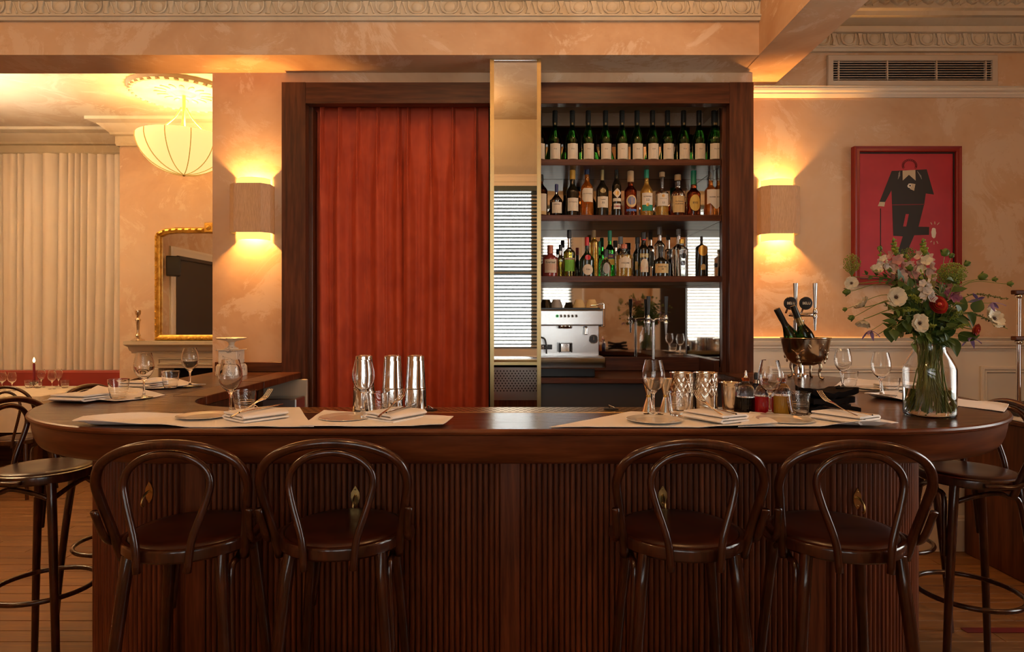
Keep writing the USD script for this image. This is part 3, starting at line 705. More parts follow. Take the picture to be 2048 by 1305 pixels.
# base with reeded front
BY, BR = 1.97, 0.50
BCX0, BCX1 = -1.052, 1.0066
BASE = dense(line((BCX0 - BR, YE), (BCX0 - BR, BY + BR), 6), arc(BCX0, BY + BR, BR, 180, 270, 30), line((BCX0, BY), (BCX1, BY), 4), arc(BCX1, BY + BR, BR, 270, 360, 30), line((BCX1 + BR, BY + BR), (BCX1 + BR, 3.3), 5), [(1.2, 3.45)])
bc = thing('bar_counter', 'curved bar counter clad in dark reeded timber', 'bar counter')
inner = np.array([(1.18, 3.45), (1.18, 2.42), (0.95, 2.19), (-0.95, 2.19), (-1.22, 2.45), (-1.46, 2.72), (-1.46, YE)])
core = Polygon(np.vstack([offset_path(BASE, -0.012), inner])).buffer(0)
part(bc, 'carcass', tr(extr(core, 0.985), (0, 0, 0.01)), 'reed_wood', 20)
part(bc, 'plinth', tr(extr(core.buffer(-0.02), 0.07), (0, 0, 0.0)), 'black_paint', 20)
def reed(w, z0=0.08, z1=0.9945):
    p = [(w * 0.5 * math.cos(a), -w * 0.58 * math.sin(a)) for a in np.linspace(0, math.pi, 7)]
    return tr(extr(Polygon(p + [(-w * 0.5, 0.006), (w * 0.5, 0.006)]), z1 - z0), (0, 0, z0))
PW = 0.0178
rd = reed(PW * 0.93)
YS = BY + 0.006
def reeds(xa, xb):
    n = int(round((xb - xa) / PW))
    for k in range(n):
        part(bc, 'reed', tr(rd, (xa + (k + 0.5) * (xb - xa) / n, YS, 0)), 'reed_wood', 50)
sx = [at(391, 0, BY)[0], at(1020, 0, BY)[0], at(1631, 0, BY)[0]]
hw = 0.031
reeds(sx[0] + hw, sx[1] - hw); reeds(sx[1] + hw, sx[2] - hw)
for x in sx:
    part(bc, 'stile', box(x - hw, x + hw, BY - 0.004, BY + 0.03, 0.05, 0.9945, 0.002), 'reed_wood')
na = int(BR * math.pi / 2 / PW)
for k in range(na):
    for cx_, a in ((BCX0, 180 + 90 * (k + 0.5) / na), (BCX1, 270 + 90 * (k + 0.5) / na)):
        if abs(a - 270) * math.pi / 180 * BR < 0.0:
            continue
        q = math.radians(a)
        x, y = cx_ + (BR - 0.006) * math.cos(q), BY + BR + (BR - 0.006) * math.sin(q)
        if min(abs(x - s) for s in sx) < hw + 0.004 and y < BY + 0.03:
            continue
        part(bc, 'reed', tr(rd, (x, y, 0), rz=a + 90), 'reed_wood', 50)
far = []
for k in range(40):
    for xx, rz_ in ((BCX0 - BR + 0.006, -90), (BCX1 + BR - 0.006, 90)):
        far.append(tr(rd, (xx, BY + BR + (k + 0.5) * PW, 0), rz=rz_))
part(bc, 'reeding', J(*far), 'reed_wood', 50, kind='stuff')
# coat hooks under the overhang
def hook(p, rz):
    pl = tr(upright(extr(Polygon([(0, 0.034), (0.013, 0.012), (0.014, -0.004), (0.010, -0.02), (0, -0.034), (-0.010, -0.02), (-0.014, -0.004), (-0.013, 0.012)]), 0.003)), (0, 0, 0))
    a = part(bc, 'coat_hook', tr(pl, p, rz=rz), 'brass', 30, label='small brass coat hook')
    arm = tube(spline([(0, -0.002, 0.004), (0, -0.016, 0.0), (0, -0.03, -0.014), (0, -0.034, -0.03), (0, -0.027, -0.036)], 14), [0.0035] * 12 + [0.0045, 0.005], 8)
    part(a, 'hook_arm', tr(arm, p, rz=rz), 'brass', True)
    for z in (0.022, -0.022):
        part(a, 'screw', tr(ell(0.003, 0.0016, 0.003, sub=1), p + R(rz=rz) @ np.array([0, -0.0035, z]), rz=rz), 'brass', True)
hook(at(711, 993, BY - 0.007) , 0)
hook(at(1325, 993, BY - 0.007), 0)
for px, py, cx_, s_ in ((300, 985, BCX0, -1), (1713, 998, BCX1, 1)):
    for a in np.linspace(270, 270 + s_ * 80, 400):
        q = math.radians(a); x, y = cx_ + (BR + 0.006) * math.cos(q), BY + BR + (BR + 0.006) * math.sin(q)
        if (1024 + x * F / y - px) * s_ > 0:
            break
    hook(np.array([x, y, H - (py - HOR) * y / F]), a + 90)
# working side: speed rail with perforated steel back, its bottles
t = thing('speed_rail', 'perforated stainless steel speed rail on the working side of the bar', 'bottle rail')
pz = []
part(t, 'back_panel', box(-0.62, 0.70, 2.196, 2.20, 0.80, 1.045), 'steel_soft', False)
for r_ in range(9):
    for k in range(52):
        pz.append(tr(lathe([(0, 0), (0.0055, 0), (0, 0.0006)], 6), (-0.6 + k * 0.0245 + (r_ % 2) * 0.0122, 2.2002, 0.87 + r_ * 0.0185), rx=-90))
part(t, 'holes', J(*pz), 'black_void', False, kind='stuff')
part(t, 'rail', box(-0.62, 0.70, 2.20, 2.34, 0.56, 0.575, 0.003), 'steel_soft')
part(t, 'rail_front', box(-0.62, 0.70, 2.33, 2.34, 0.575, 0.72, 0.003), 'steel_soft')

solo('steel_sink', J(box(-1.36, -1.175, 3.40, 3.55, 0.62, 0.972, 0.006)), 'steel_soft', 'brushed steel sink end in the corner behind the bar', 'sink')
solo('laminate_panel', box(-1.42, -1.172, 3.565, 3.59, 0.05, 1.062, 0.003), 'beige_laminate', 'beige laminate cabinet end panel beside the velvet curtain', 'cabinet panel')

# ================================================================ BENTWOOD STOOLS AND CHAIRS
def bentwood(name, label, cat, seat_z, hoop_z, ring_z=None, spread=0.172, group=None):
    t = thing(name, label, cat, group=group)
    s, hz = seat_z, hoop_z
    rr = 0.176
    rim = lathe([(0.13, s - 0.040), (rr - 0.006, s - 0.040), (rr, s - 0.034), (rr, s - 0.012), (rr - 0.004, s - 0.006), (rr - 0.012, s - 0.004), (rr - 0.016, s - 0.008), (0.13, s - 0.010)], 48)
    part(t, 'seat_rim', rim, 'stool_wood', 40)
    part(t, 'seat', lathe([(0, s - 0.03), (rr - 0.018, s - 0.03), (rr - 0.0165, s - 0.006), (rr - 0.024, s + 0.001), (rr - 0.05, s + 0.004), (0.06, s + 0.002), (0, s)], 48), 'seat_pad', 40)
    k = hz - s
    outer = spline([(-0.160, -0.062, s - 0.062), (-0.172, -0.085, s + 0.02), (-0.186, -0.112, s + 0.40 * k), (-0.191, -0.128, s + 0.62 * k), (-0.165, -0.142, s + 0.82 * k), (-0.095, -0.152, s + 0.953 * k), (0, -0.154, s + k), (0.095, -0.152, s + 0.953 * k), (0.165, -0.142, s + 0.82 * k), (0.191, -0.128, s + 0.62 * k), (0.186, -0.112, s + 0.40 * k), (0.172, -0.085, s + 0.02), (0.160, -0.062, s - 0.062)], 64)
    part(t, 'back_hoop', tube(outer, 0.0125, 10), 'stool_wood', True)
    inn = spline([(-0.062, -0.178, s - 0.058), (-0.070, -0.172, s + 0.02), (-0.098, -0.158, s + 0.42 * k), (-0.108, -0.152, s + 0.62 * k), (-0.093, -0.152, s + 0.765 * k), (-0.054, -0.153, s + 0.868 * k), (0, -0.153, s + 0.905 * k), (0.054, -0.153, s + 0.868 * k), (0.093, -0.152, s + 0.765 * k), (0.108, -0.152, s + 0.62 * k), (0.098, -0.158, s + 0.42 * k), (0.070, -0.172, s + 0.02), (0.062, -0.178, s - 0.058)], 52)
    part(t, 'inner_hoop', tube(inn, 0.0098, 10), 'stool_wood', True)
    for sg in (-1, 1):
        a = [(sg * 0.178, 0.045, s - 0.022), (sg * 0.187, 0.0, s - 0.022), (sg * 0.187, -0.06, s - 0.018), (sg * 0.188, -0.098, s + 0.012), (sg * 0.1955, -0.128, s + 0.085)]
        part(t, 'hip_bracket', tube(spline(a, 20), 0.010, 8, flat=0.8), 'stool_wood', True)
    zt_ = s - 0.036
    for sxx, sy in ((-1, 1), (1, 1), (-1, -1), (1, -1)):
        top, bot = np.array([sxx * 0.118, sy * 0.112, zt_]), np.array([sxx * spread, sy * spread, 0.0])
        q = np.linspace(0, 1, 9)[:, None]
        P = top + (bot - top) * q + np.array([sxx, sy, 0]) * 0.006 * np.sin(q * math.pi)
        part(t, 'leg', tube(P, np.linspace(0.0165, 0.0125, 9), 10), 'stool_wood', True)
    def legp(sxx, sy, z):
        q = (zt_ - z) / zt_
        return np.array([sxx * (0.118 + (spread - 0.118) * q), sy * (0.112 + (spread - 0.112) * q), z])
    zb_ = s * 0.64
    for a, b in (((1, 1), (1, -1)), ((-1, 1), (-1, -1)), ((1, 1), (-1, 1))):
        A = legp(*a, s - 0.088); B = legp(*b, zb_); B1 = legp(*b, s - 0.19); B2 = legp(*b, s - 0.10); C = legp(*a, s - 0.05)
        n_ = (B - A) / np.linalg.norm(B - A)
        o_ = np.array([n_[1] * 0.024 * np.sign(a[0] * n_[1]), 0, 0]) if a[0] == b[0] else np.array([0, 0.024, 0])
        out = [A + n_ * 0.012, A * 0.72 + B2 * 0.28 + o_ * .6 + [0, 0, 0.020], A * 0.42 + B2 * 0.58 + o_ + [0, 0, 0.040], A * 0.24 + B2 * 0.76 + o_ * 1.1 + [0, 0, 0.030], B2 + o_ - n_ * 0.030, B1 + o_ - n_ * 0.016, B + o_ * 0.95 - n_ * 0.006]
        part(t, 'arched_brace', tube(spline(out, 26), 0.0092, 7), 'stool_wood', True)
    if ring_z:
        a = np.linspace(0, 2 * math.pi, 48, endpoint=False)
        q = np.linalg.norm(legp(1, 1, ring_z)[:2]) - 0.030
        part(t, 'foot_ring', tube(np.stack([q * np.cos(a), q * np.sin(a), np.full(48, ring_z)], 1), 0.0098, 8, closed=True), 'stool_wood', True)
    return t
def move(path, loc, rz=0):
    p = stage.GetPrimAtPath(path)
    x = UsdGeom.Xformable(p)
    for op in x.GetOrderedXformOps():
        if op.GetOpName() == 'xformOp:translate':
            op.Set(Gf.Vec3d(*map(float, loc)))
    if rz:
        x.AddRotateZOp().Set(float(rz))
SEAT = 0.826
G = 'bentwood stools around the bar'
s0 = bentwood('bar_stool', 'bentwood bar stool at the front, under the leftmost white linen place setting', 'bar stool', SEAT, 1.088, 0.355)
move(s0, (-0.889, 1.748, 0), 3)
dup(s0, (-0.472, 1.765, 0), 'second bentwood bar stool from the left along the front of the bar', 2, G)
dup(s0, (0.468, 1.758, 0), 'front bentwood bar stool just right of the bare middle of the bar', -1, G)
dup(s0, (0.900, 1.748, 0), 'bentwood bar stool at the front, nearest the vase of flowers', -4, G)
dup(s0, (-1.846, 2.47, 0), 'bentwood bar stool standing side-on at the left end of the bar', -90, G)
dup(s0, (-1.86, 2.95, 0), 'bentwood stool behind the left end one, only its hoop above the bar', -92, G)
dup(s0, (1.765, 2.42, 0), 'bentwood bar stool standing side-on at the right end of the bar', 83, G)
dup(s0, (1.80, 2.98, 0), 'bentwood stool half hidden behind the flower vase', 90, G)
stage.GetPrimAtPath(s0).SetCustomDataByKey('group', G)
d0 = bentwood('dining_chair', 'bentwood dining chair with its back to the bar at the white-clothed table', 'dining chair', 0.46, 0.875)
move(d0, (-3.95, 5.02, 0), 3)
dup(d0, (-3.45, 5.62, 0), 'bentwood dining chair at the end of the white-clothed table', 68)

# ================================================================ LAMPS
def sconce(x, y, z0, z1, zi0, zi1, label):
    """half-octagonal linen shade round a taller frosted tube; y is the wall"""
    t = thing('wall_sconce', label, 'wall lamp', (x, y, 0))
    w, d, c = 0.116, 0.105, 0.040
    pts = np.array([(-w, 0.0), (-w, -d + c), (-w + c, -d), (w - c, -d), (w, -d + c), (w, 0.0)])
    inn = pts * [0.975, 0.975]
    loops = [np.column_stack([p, np.full(6, z)]) for p, z in ((pts, z0), (pts, z1), (inn, z1), (inn, z0), (pts, z0))]
    part(t, 'shade', grid(np.array(loops).transpose(1, 0, 2)), 'shade_linen', False)
    a = np.linspace(math.pi, 2 * math.pi, 21)
    o = np.stack([0.094 * np.cos(a), 0.082 * np.sin(a) - 0.005], 1)
    i2 = o * 0.97
    loops = [np.column_stack([p, np.full(21, z)]) for p, z in ((o, zi0), (o, zi1), (i2, zi1), (i2, zi0), (o, zi0))]
    part(t, 'diffuser', grid(np.array(loops).transpose(1, 0, 2)), 'diffuser_glow', 40)
    part(t, 'back_plate', box(-0.05, 0.05, -0.012, 0.0, (z0 + z1) / 2 - 0.07, (z0 + z1) / 2 + 0.07, 0.003), 'brass')
    for z in (z0 + 0.05, z1 - 0.05):
        light_ball(f'{t}/bulb_{int(z * 1000)}', (0, -0.035, z), 0.016, (1.0, 0.45, 0.115), SCONCE)
SCONCE = 3000.0
dL, dR = 3.52, 3.71
sconce(at(494, 0, dL)[0], YF, at(0, 464, dL)[2], at(0, 366, dL)[2], at(0, 477, dL)[2], at(0, 352, dL)[2], 'linen shaded wall sconce glowing on the pier beside the curtain')
sconce(at(1566, 0, dR)[0], YR, at(0, 467, dR)[2], at(0, 371, dR)[2], at(0, 480, dR)[2], at(0, 356, dR)[2], 'linen shaded wall sconce glowing beside the red picture')

PX, PY = -2.95, 5.62
cr = thing('ceiling_rose', 'ornate round plaster ceiling rose above the bowl pendant', 'ceiling rose', (PX, PY, ZL))
part(cr, 'disc', lathe([(0, -0.03), (0.06, -0.045), (0.10, -0.02), (0.25, -0.02), (0.30, -0.035), (0.36, -0.03), (0.40, -0.045), (0.435, -0.03), (0.45, 0), (0, 0)][::-1], 48), 'stone_cornice', 30)
lf = ell(0.05, 0.022, 0.012)
for k in range(16):
    part(cr, 'leaf_moulding', tr(lf, (0.19 * math.cos(k * math.pi / 8), 0.19 * math.sin(k * math.pi / 8), -0.024), rz=k * 22.5), 'stone_cornice', True)
bead = ell(0.020, 0.020, 0.014, sub=1)
for k in range(36):
    part(cr, 'bead', tr(bead, (0.418 * math.cos(k * math.pi / 18), 0.418 * math.sin(k * math.pi / 18), -0.040)), 'stone_cornice', True)
def pendant(x, y, zc, zrim, depth, r, label, k_light, col=(1.0, 0.62, 0.27)):
    t = thing('pendant_lamp', label, 'pendant lamp', (x, y, 0))
    prof = [(r * math.sin(a), zrim - depth * math.cos(a)) for a in np.linspace(0, math.pi / 2, 14)]
    prof[-1] = (r * 0.985, zrim)
    part(t, 'bowl', lathe(prof + [(q * 0.985, z + 0.004) for q, z in prof[::-1]], 48), 'bowl_glow', True)
    for k in range(12):
        a = k * math.pi / 6 + 0.1
        part(t, 'rib', tube([(q * 1.005 * math.cos(a), q * 1.005 * math.sin(a), z - 0.002) for q, z in prof], 0.0045, 5), 'rope_glow', True)
    for k in range(4):
        a = k * math.pi / 2 + 0.4
        part(t, 'rope', tube(spline([(0.7 * r * math.cos(a), 0.7 * r * math.sin(a), zrim - 0.02), (0.22 * r * math.cos(a), 0.22 * r * math.sin(a), zrim + 0.16), (0.02 * math.cos(a), 0.02 * math.sin(a), zrim + 0.27)], 10), 0.008, 6), 'rope_glow', True)
    part(t, 'stem', tube([(0, 0, zrim + 0.25), (0, 0, zc - 0.02)], 0.014, 8), 'rope_glow', True)
    part(t, 'finial', ell(0.012, 0.012, 0.012, (0, 0, zrim - depth - 0.006)), 'brass', True)
    light_ball(f'{t}/bulb', (0, 0, zrim - 0.10), 0.06, col, k_light)
pendant(PX, PY, ZL, at(0, 276, PY)[2], 0.33, 0.385, 'large cream bowl pendant hung on ropes from the ceiling rose', 400)
pendant(-4.9, 4.6, ZL, 3.05, 0.33, 0.385, 'second cream bowl pendant over the far dining tables', 1500, (1.0, 0.84, 0.66))
def globe(x, y, z, label):
    t = thing('ceiling_lamp', label, 'ceiling lamp', (x, y, 0))
    part(t, 'globe', ell(0.085, 0.085, 0.085, (0, 0, z), 3), 'globe_glow', True)
    part(t, 'ceiling_cup', cyl(0.06, ZC - 0.03, ZC, 20), 'brass')
    part(t, 'rod', tube([(0, 0, z + 0.08), (0, 0, ZC - 0.02)], 0.008, 6), 'brass', True)
globe(0.62, 2.15, 3.42, 'glass globe lamp hanging above the middle of the bar')
globe(-3.0, 0.6, 3.42, 'glass globe lamp hanging before the bar near the side wall')
globe(-0.55, 0.45, 3.42, 'glass globe lamp hanging just inside the front window')
globe(3.3, 0.8, 3.42, 'glass globe lamp hanging in the bay beyond the cross beam')
globe(-3.6, 1.8, 3.42, 'glass globe lamp hanging near the side window')
# ================================================================ BOTTLES ON THE SHELVES
def label_shape(kind, w, h):
    if kind == 'oval':
        return affinity.scale(Point(0, 0).buffer(0.5, 16), w, h)
    if kind == 'diamond':
        return Polygon([(0, -h / 2), (w * .36, -h * .12), (w / 2, h * .05), (0, h / 2), (-w / 2, h * .05), (-w * .36, -h * .12)])
    if kind == 'house':
        return Polygon([(-w / 2, -h / 2), (w / 2, -h / 2), (w / 2, h * .22), (0, h / 2), (-w / 2, h * .22)])
    if kind == 'arch':
        return union_all([Polygon([(-w / 2, -h / 2), (w / 2, -h / 2), (w / 2, 0), (-w / 2, 0)]), affinity.scale(Point(0, 0).buffer(0.5, 16), w, h)])
    if kind == 'torn':
        return Polygon([(-w / 2, h / 2), (w / 2, h / 2), (w / 2, -h * .48), (w * .25, -h * .5), (-w * .05, -h * .3), (-w * .2, -h * .22), (-w / 2, -h * .27)])
    if kind == 'cut':
        return Polygon([(-w / 2, -h * .3), (-w * .3, -h / 2), (w / 2, -h / 2), (w / 2, h / 2), (-w * .36, h / 2), (-w / 2, h * .36)])
    return Polygon([(-w / 2, -h / 2), (w / 2, -h / 2), (w / 2, h / 2), (-w / 2, h / 2)])

def bottle_parts(t, r, h, mat, hb, hs, rn, hn, cap, caps=1.15, labels=(), fill=None, fillmat=None, conic=1.0, squash=1.0):
    """hb body top, hs shoulder top, rn neck radius (of r), hn neck top, all as shares of the height"""
    a = np.linspace(0, 1, 7)[1:]
    sh = [(r * (conic + (rn - conic) * (3 * q * q - 2 * q ** 3)), h * (hb + (hs - hb) * q)) for q in a]
    body = [(0, 0), (r * 0.9, 0), (r, h * 0.012), (r * conic, h * hb)]
    prof = body + sh + [(r * rn * 0.96, h * hn)]
    P = np.array(prof)
    if fill:
        zf = h * fill
        rf = np.interp(zf, P[2:, 1], P[2:, 0])
        lo = [p for p in prof if p[1] < zf - 1e-6] + [(rf, zf), (0, zf)]
        hi = [(0, zf + 0.0006), (rf, zf + 0.0006)] + [p for p in prof if p[1] > zf + 0.0006] + [(0, h * hn)]
        part(t, 'liquid', lathe(lo, 20), fillmat, 40)
        part(t, 'glass', lathe(hi, 20), mat, 40)
    else:
        part(t, 'glass', lathe(prof + [(0, h * hn)], 20), mat, 40)
    rc = r * rn * caps
    part(t, 'stopper', lathe([(0, h * hn - 0.004), (rc, h * hn - 0.004), (rc, h - 0.003), (rc - 0.002, h), (0, h)], 16), cap, 40)
    for lb in labels:
        kind, zc, hh, ww, lm = lb[:5]
        ww = ww * r
        s = label_shape(kind, ww, hh * h)
        q = part(t, 'label', patch(s, r * (1.0 if zc < hb else 0.95), zc * h), lm, False)
        if len(lb) > 5:
            for tx, th, tz, tm in lb[5:]:
                m = text(tx, th, 0.0004)
                m[0][:, 2] += 0.0017
                part(q, 'lettering', wrap(m, r, zc * h + tz), tm, False)

def bottle(name, label, px, ytop, wpx, shelf, D=3.80, group=None, **kw):
    z = SZ[shelf]
    x = (px - 1024) * D / F
    h = H - (ytop - HOR) * D / F - z
    t = thing(name, label, 'bottle', (x, D, z + 0.0005), group=group)
    bottle_parts(t, wpx * D / F / 2, h, **kw)
    return t

CH = 'champagne bottles in a row on the top shelf'
first = None
xs = [1079, 1110, 1144.6, 1176.5, 1211, 1244, 1274, 1305, 1335, 1367, 1398, 1427.6]
wds = ['twelfth', 'eleventh', 'tenth', 'ninth', 'eighth', 'seventh', 'sixth', 'fifth', 'fourth', 'third', 'second', 'first']
for px, wd in zip(xs, wds):
    lb = f'{wd} champagne bottle on the top shelf, counted from the right'
    if first is None:
        first = bottle('champagne_bottle', lb, px, 222, 25.5, 0, group=CH, mat='green_glass', hb=0.43, hs=0.74, rn=0.36, hn=0.78, cap='foil_dark', caps=1.12,
                       labels=[('rect', 0.215, 0.29, 1.75, 'paper', ('Brut', 0.007, 0.014, 'ink_grey')), ])
        h_ = H - (222 - HOR) * 3.8 / F - SZ[0]
        part(first, 'foil', lathe([(0.0148, h_ * 0.62), (0.0150, h_ * 0.70), (0.0146, h_ * 0.78), (0.016, h_ * 0.785)], 16), 'foil_dark', 40)
        part(first, 'neck_seal', patch(label_shape('oval', 0.010, 0.013), 0.0150, h_ * 0.745), 'foil_gold', False)
    else:
        dup(first, ((px - 1024) * 3.80 / F, 3.80, SZ[0] + 0.0005), lb, 0, CH)

B = lambda *a, **k: bottle('spirit_bottle', *a, **k)
# middle shelf
B('whisky bottle on the middle shelf, partly behind the mirror column', 1082, 350, 26, 1, mat='dark_amber', hb=.62, hs=.80, rn=.32, hn=.86, cap='cap_black', labels=[('rect', .34, .40, 1.8, 'paper'), ('rect', .10, .08, 1.8, 'paper_tan')])
B('clear conical brandy bottle with a slim blue neck and cream label', 1113, 369, 26, 1, mat='pale_glass', hb=.46, hs=.74, rn=.22, hn=.78, cap='cap_blue', caps=1.2, fill=.45, fillmat='black_liquid', labels=[('rect', .28, .32, 1.6, 'paper', ('CORDIAL', .006, .02, 'ink'))])
B('dark bottle with an orange capsule and plain cream label', 1145, 341, 26, 1, mat='dark_bottle', hb=.52, hs=.72, rn=.38, hn=.82, cap='cap_orange', caps=1.15, labels=[('rect', .265, .27, 1.8, 'paper', ('Armagnac', .008, .014, 'ink_grey'))])
B('amber bottle with a navy cap and cut-cornered cream label', 1174, 332, 25, 1, mat='amber', hb=.56, hs=.72, rn=.36, hn=.84, cap='cap_navy', caps=1.2, labels=[('cut', .42, .26, 1.85, 'paper', ('Bas Armagnac', .006, .008, 'ink_grey'))])
B('dark bottle with a gold neck and a low cream label marked 30', 1204.5, 336, 25, 1, mat='dark_bottle', hb=.55, hs=.74, rn=.30, hn=.76, cap='foil_gold', caps=1.05, labels=[('rect', .30, .22, 1.85, 'paper', ('30', .010, -.004, 'ink'), ('TAWNY', .006, .014, 'ink')), ('oval', .52, .09, .9, 'foil_gold')])
B('slim black bottle with a diamond portrait label and red stripe', 1233, 332, 19, 1, mat='dark_bottle', hb=.60, hs=.76, rn=.42, hn=.93, cap='foil_gold', labels=[('diamond', .46, .19, 1.9, 'paper'), ('oval', .46, .08, .8, 'gold_disc'), ('rect', .335, .06, 1.9, 'paper'), ('rect', .21, .10, 1.5, 'paper_white'), ('rect', .21, .03, 1.5, 'paper_red')])
B('amber whisky bottle with a turned cork stopper and blue and gold crest', 1261, 343, 25, 1, mat='dark_amber', hb=.56, hs=.70, rn=.42, hn=.78, cap='cork', caps=1.25, labels=[('oval', .34, .26, 1.7, 'paper_tan'), ('oval', .35, .18, 1.2, 'paper_blue'), ('rect', .15, .05, 1.7, 'paper_blue')])
B('whisky bottle with a green cap and a cream label marked 12', 1293, 338, 25, 1, mat='gold_liquid', hb=.52, hs=.72, rn=.34, hn=.82, cap='cap_green', caps=1.1, labels=[('rect', .37, .24, 1.85, 'paper_white', ('12', .012, -.006, 'ink'), ('GLENLIVET', .0065, .014, 'ink')), ('rect', .19, .12, 1.8, 'paper_teal'), ('oval', .25, .07, .5, 'gold_disc')])
B('nearly empty clear whisky bottle with a white label and wooden stopper', 1324, 345, 25.5, 1, mat='pale_glass', hb=.52, hs=.66, rn=.26, hn=.91, cap='cork', caps=1.75, fill=.24, fillmat='gold_liquid', labels=[('rect', .38, .27, 1.85, 'paper_white', ('12', .009, -.018, 'ink'), ('CRAIGELLACHIE', .004, .006, 'ink_grey')), ('oval', .46, .06, .5, 'cap_orange')])
B('squat clear bottle with a wooden stopper and wide yellow label', 1355.5, 350, 27.5, 1, mat='pale_glass', hb=.52, hs=.72, rn=.38, hn=.88, cap='cork', caps=1.25, fill=.16, fillmat='dark_amber', labels=[('rect', .30, .38, 1.85, 'paper_tan', ('The Balvenie', .006, .016, 'ink'), ('DOUBLEWOOD', .005, 0, 'ink'))])
B('dark red bottle with a green strip over the cork and oval yellow label', 1387, 342, 27, 1, mat='dark_amber', hb=.50, hs=.64, rn=.40, hn=.72, cap='cap_green', caps=1.0, labels=[('oval', .30, .34, 1.65, 'paper_yellow', ('RYE', .012, 0, 'ink'))])
B('amber bottle with a clear stopper and a torn-edged white label', 1421.5, 336, 24, 1, mat='amber', hb=.54, hs=.66, rn=.34, hn=.74, cap='pale_glass', caps=1.3, labels=[('torn', .36, .38, 1.85, 'paper_white', ('TALISKER', .006, .012, 'ink'))])
# bottom shelf, front and back
B('pink bottle with a cream label printed with a coral picture', 1100.5, 491, 30, 2, D=3.77, mat='pink_liquid', hb=.58, hs=.72, rn=.36, hn=.76, cap='cap_copper', caps=1.1, labels=[('rect', .33, .42, 1.7, 'paper', ('Everleaf', .011, .022, 'ink')), ('rect', .30, .20, 1.6, 'paper_pink')])
B('small clear bottle behind the pink one', 1121, 490, 15, 2, D=3.93, mat='pale_glass', hb=.55, hs=.7, rn=.4, hn=.84, cap='cap_black', fill=.5, fillmat='olive_liquid')
B('tall liqueur bottle with a bright green label', 1138.5, 461, 23.5, 2, mat='pale_glass', hb=.52, hs=.64, rn=.28, hn=.84, cap='cap_black', caps=1.3, fill=.56, fillmat='olive_liquid', labels=[('rect', .24, .24, 1.75, 'paper_green'), ('rect', .385, .035, 1.85, 'paper', ('CHARTREUSE', .0048, 0, 'ink'))])
B('broad-shouldered black bottle with a red wax seal and round cream label', 1174, 475, 31, 2, D=3.77, mat='green_black', hb=.40, hs=.66, rn=.24, hn=.80, cap='seal_red', caps=1.1, labels=[('oval', .17, .27, 1.35, 'paper', ('DOM', .007, .002, 'ink')), ('oval', .475, .13, .75, 'seal_red')])
B('tall clear bottle of pale gold spirit behind the red-sealed one', 1188, 461, 18, 2, D=3.93, mat='gold_liquid', hb=.74, hs=.82, rn=.4, hn=.86, cap='cork')
B('slim bright green bottle behind the small round flask', 1199, 483, 10, 2, D=3.95, mat='bright_green_glass', hb=.50, hs=.66, rn=.4, hn=.86, cap='cap_green')
B('small round clear flask with a black cap', 1211.5, 499, 21.5, 2, D=3.76, mat='pale_glass', hb=.40, hs=.66, rn=.38, hn=.74, cap='cap_black', caps=1.2, labels=[('oval', .30, .40, 1.2, 'cap_grey')])
B('green aperitif bottle with a purple and yellow label', 1219.5, 462, 21, 2, D=3.88, mat='bright_green_glass', hb=.56, hs=.72, rn=.38, hn=.80, cap='cap_green', caps=1.05, labels=[('rect', .45, .10, 1.7, 'paper_purple', ('VIDE', .008, 0, 'paper_yellow')), ('rect', .33, .12, 1.7, 'paper_yellow')])
B('tall clear bottle behind the one with the house-shaped label', 1241, 474, 20, 2, D=3.95, mat='pale_glass', hb=.6, hs=.74, rn=.42, hn=.84, cap='cap_grey')
B('round-shouldered bottle of tequila with a house-shaped label', 1248, 489, 31, 2, D=3.77, mat='pale_glass', hb=.64, hs=.76, rn=.24, hn=.88, cap='cap_copper', caps=1.8, fill=.66, fillmat='gold_liquid', labels=[('house', .44, .36, 1.7, 'paper', ('VOLCAN', .008, -.006, 'ink'))])
B('dark rum bottle half hidden behind the red-banded rum bottle', 1275, 475, 18, 2, D=3.90, mat='dark_bottle', hb=.58, hs=.72, rn=.45, hn=.85, cap='cap_black', labels=[('rect', .3, .2, 1.4, 'paper_tan')])
B('dark rum bottle with a red neck band and an arched picture label', 1287, 465, 22.5, 2, D=3.78, mat='dark_bottle', hb=.60, hs=.74, rn=.38, hn=.84, cap='cap_black', labels=[('arch', .25, .30, 1.45, 'paper'), ('rect', .19, .06, 1.5, 'paper_red'), ('rect', .47, .09, 1.7, 'foil_gold', ('Gosling', .008, 0, 'paper')), ('rect', .82, .03, .7, 'paper_red')])
B('tall clear bottle with a cream label behind the squat dark one', 1319, 454, 22.5, 2, D=3.92, mat='pale_glass', hb=.62, hs=.74, rn=.36, hn=.86, cap='cap_grey', labels=[('oval', .46, .34, 1.7, 'paper_white')])
B('squat dark bottle with a wide tan label', 1321.5, 493, 31, 2, D=3.76, mat='dark_bottle', hb=.48, hs=.64, rn=.30, hn=.84, cap='cap_black', labels=[('rect', .26, .30, 1.9, 'paper_tan', ('KI NO TEA', .007, .010, 'ink'), ('AF', .008, -.005, 'ink'))])
B('small dark bottle in the second row behind the squat one', 1340, 499, 13, 2, D=3.96, mat='dark_bottle', hb=.5, hs=.7, rn=.4, hn=.86, cap='cap_black')
B('tall clear bottle with a white stopper in the second row', 1357, 459, 27, 2, D=3.92, mat='pale_glass', hb=.60, hs=.70, rn=.30, hn=.90, cap='cap_grey')
B('clear vodka bottle with a gold stopper', 1364, 479, 24, 2, D=3.76, mat='pale_glass', hb=.72, hs=.84, rn=.30, hn=.90, cap='cap_gold', caps=1.5, labels=[('oval', .54, .14, .9, 'cap_black')])
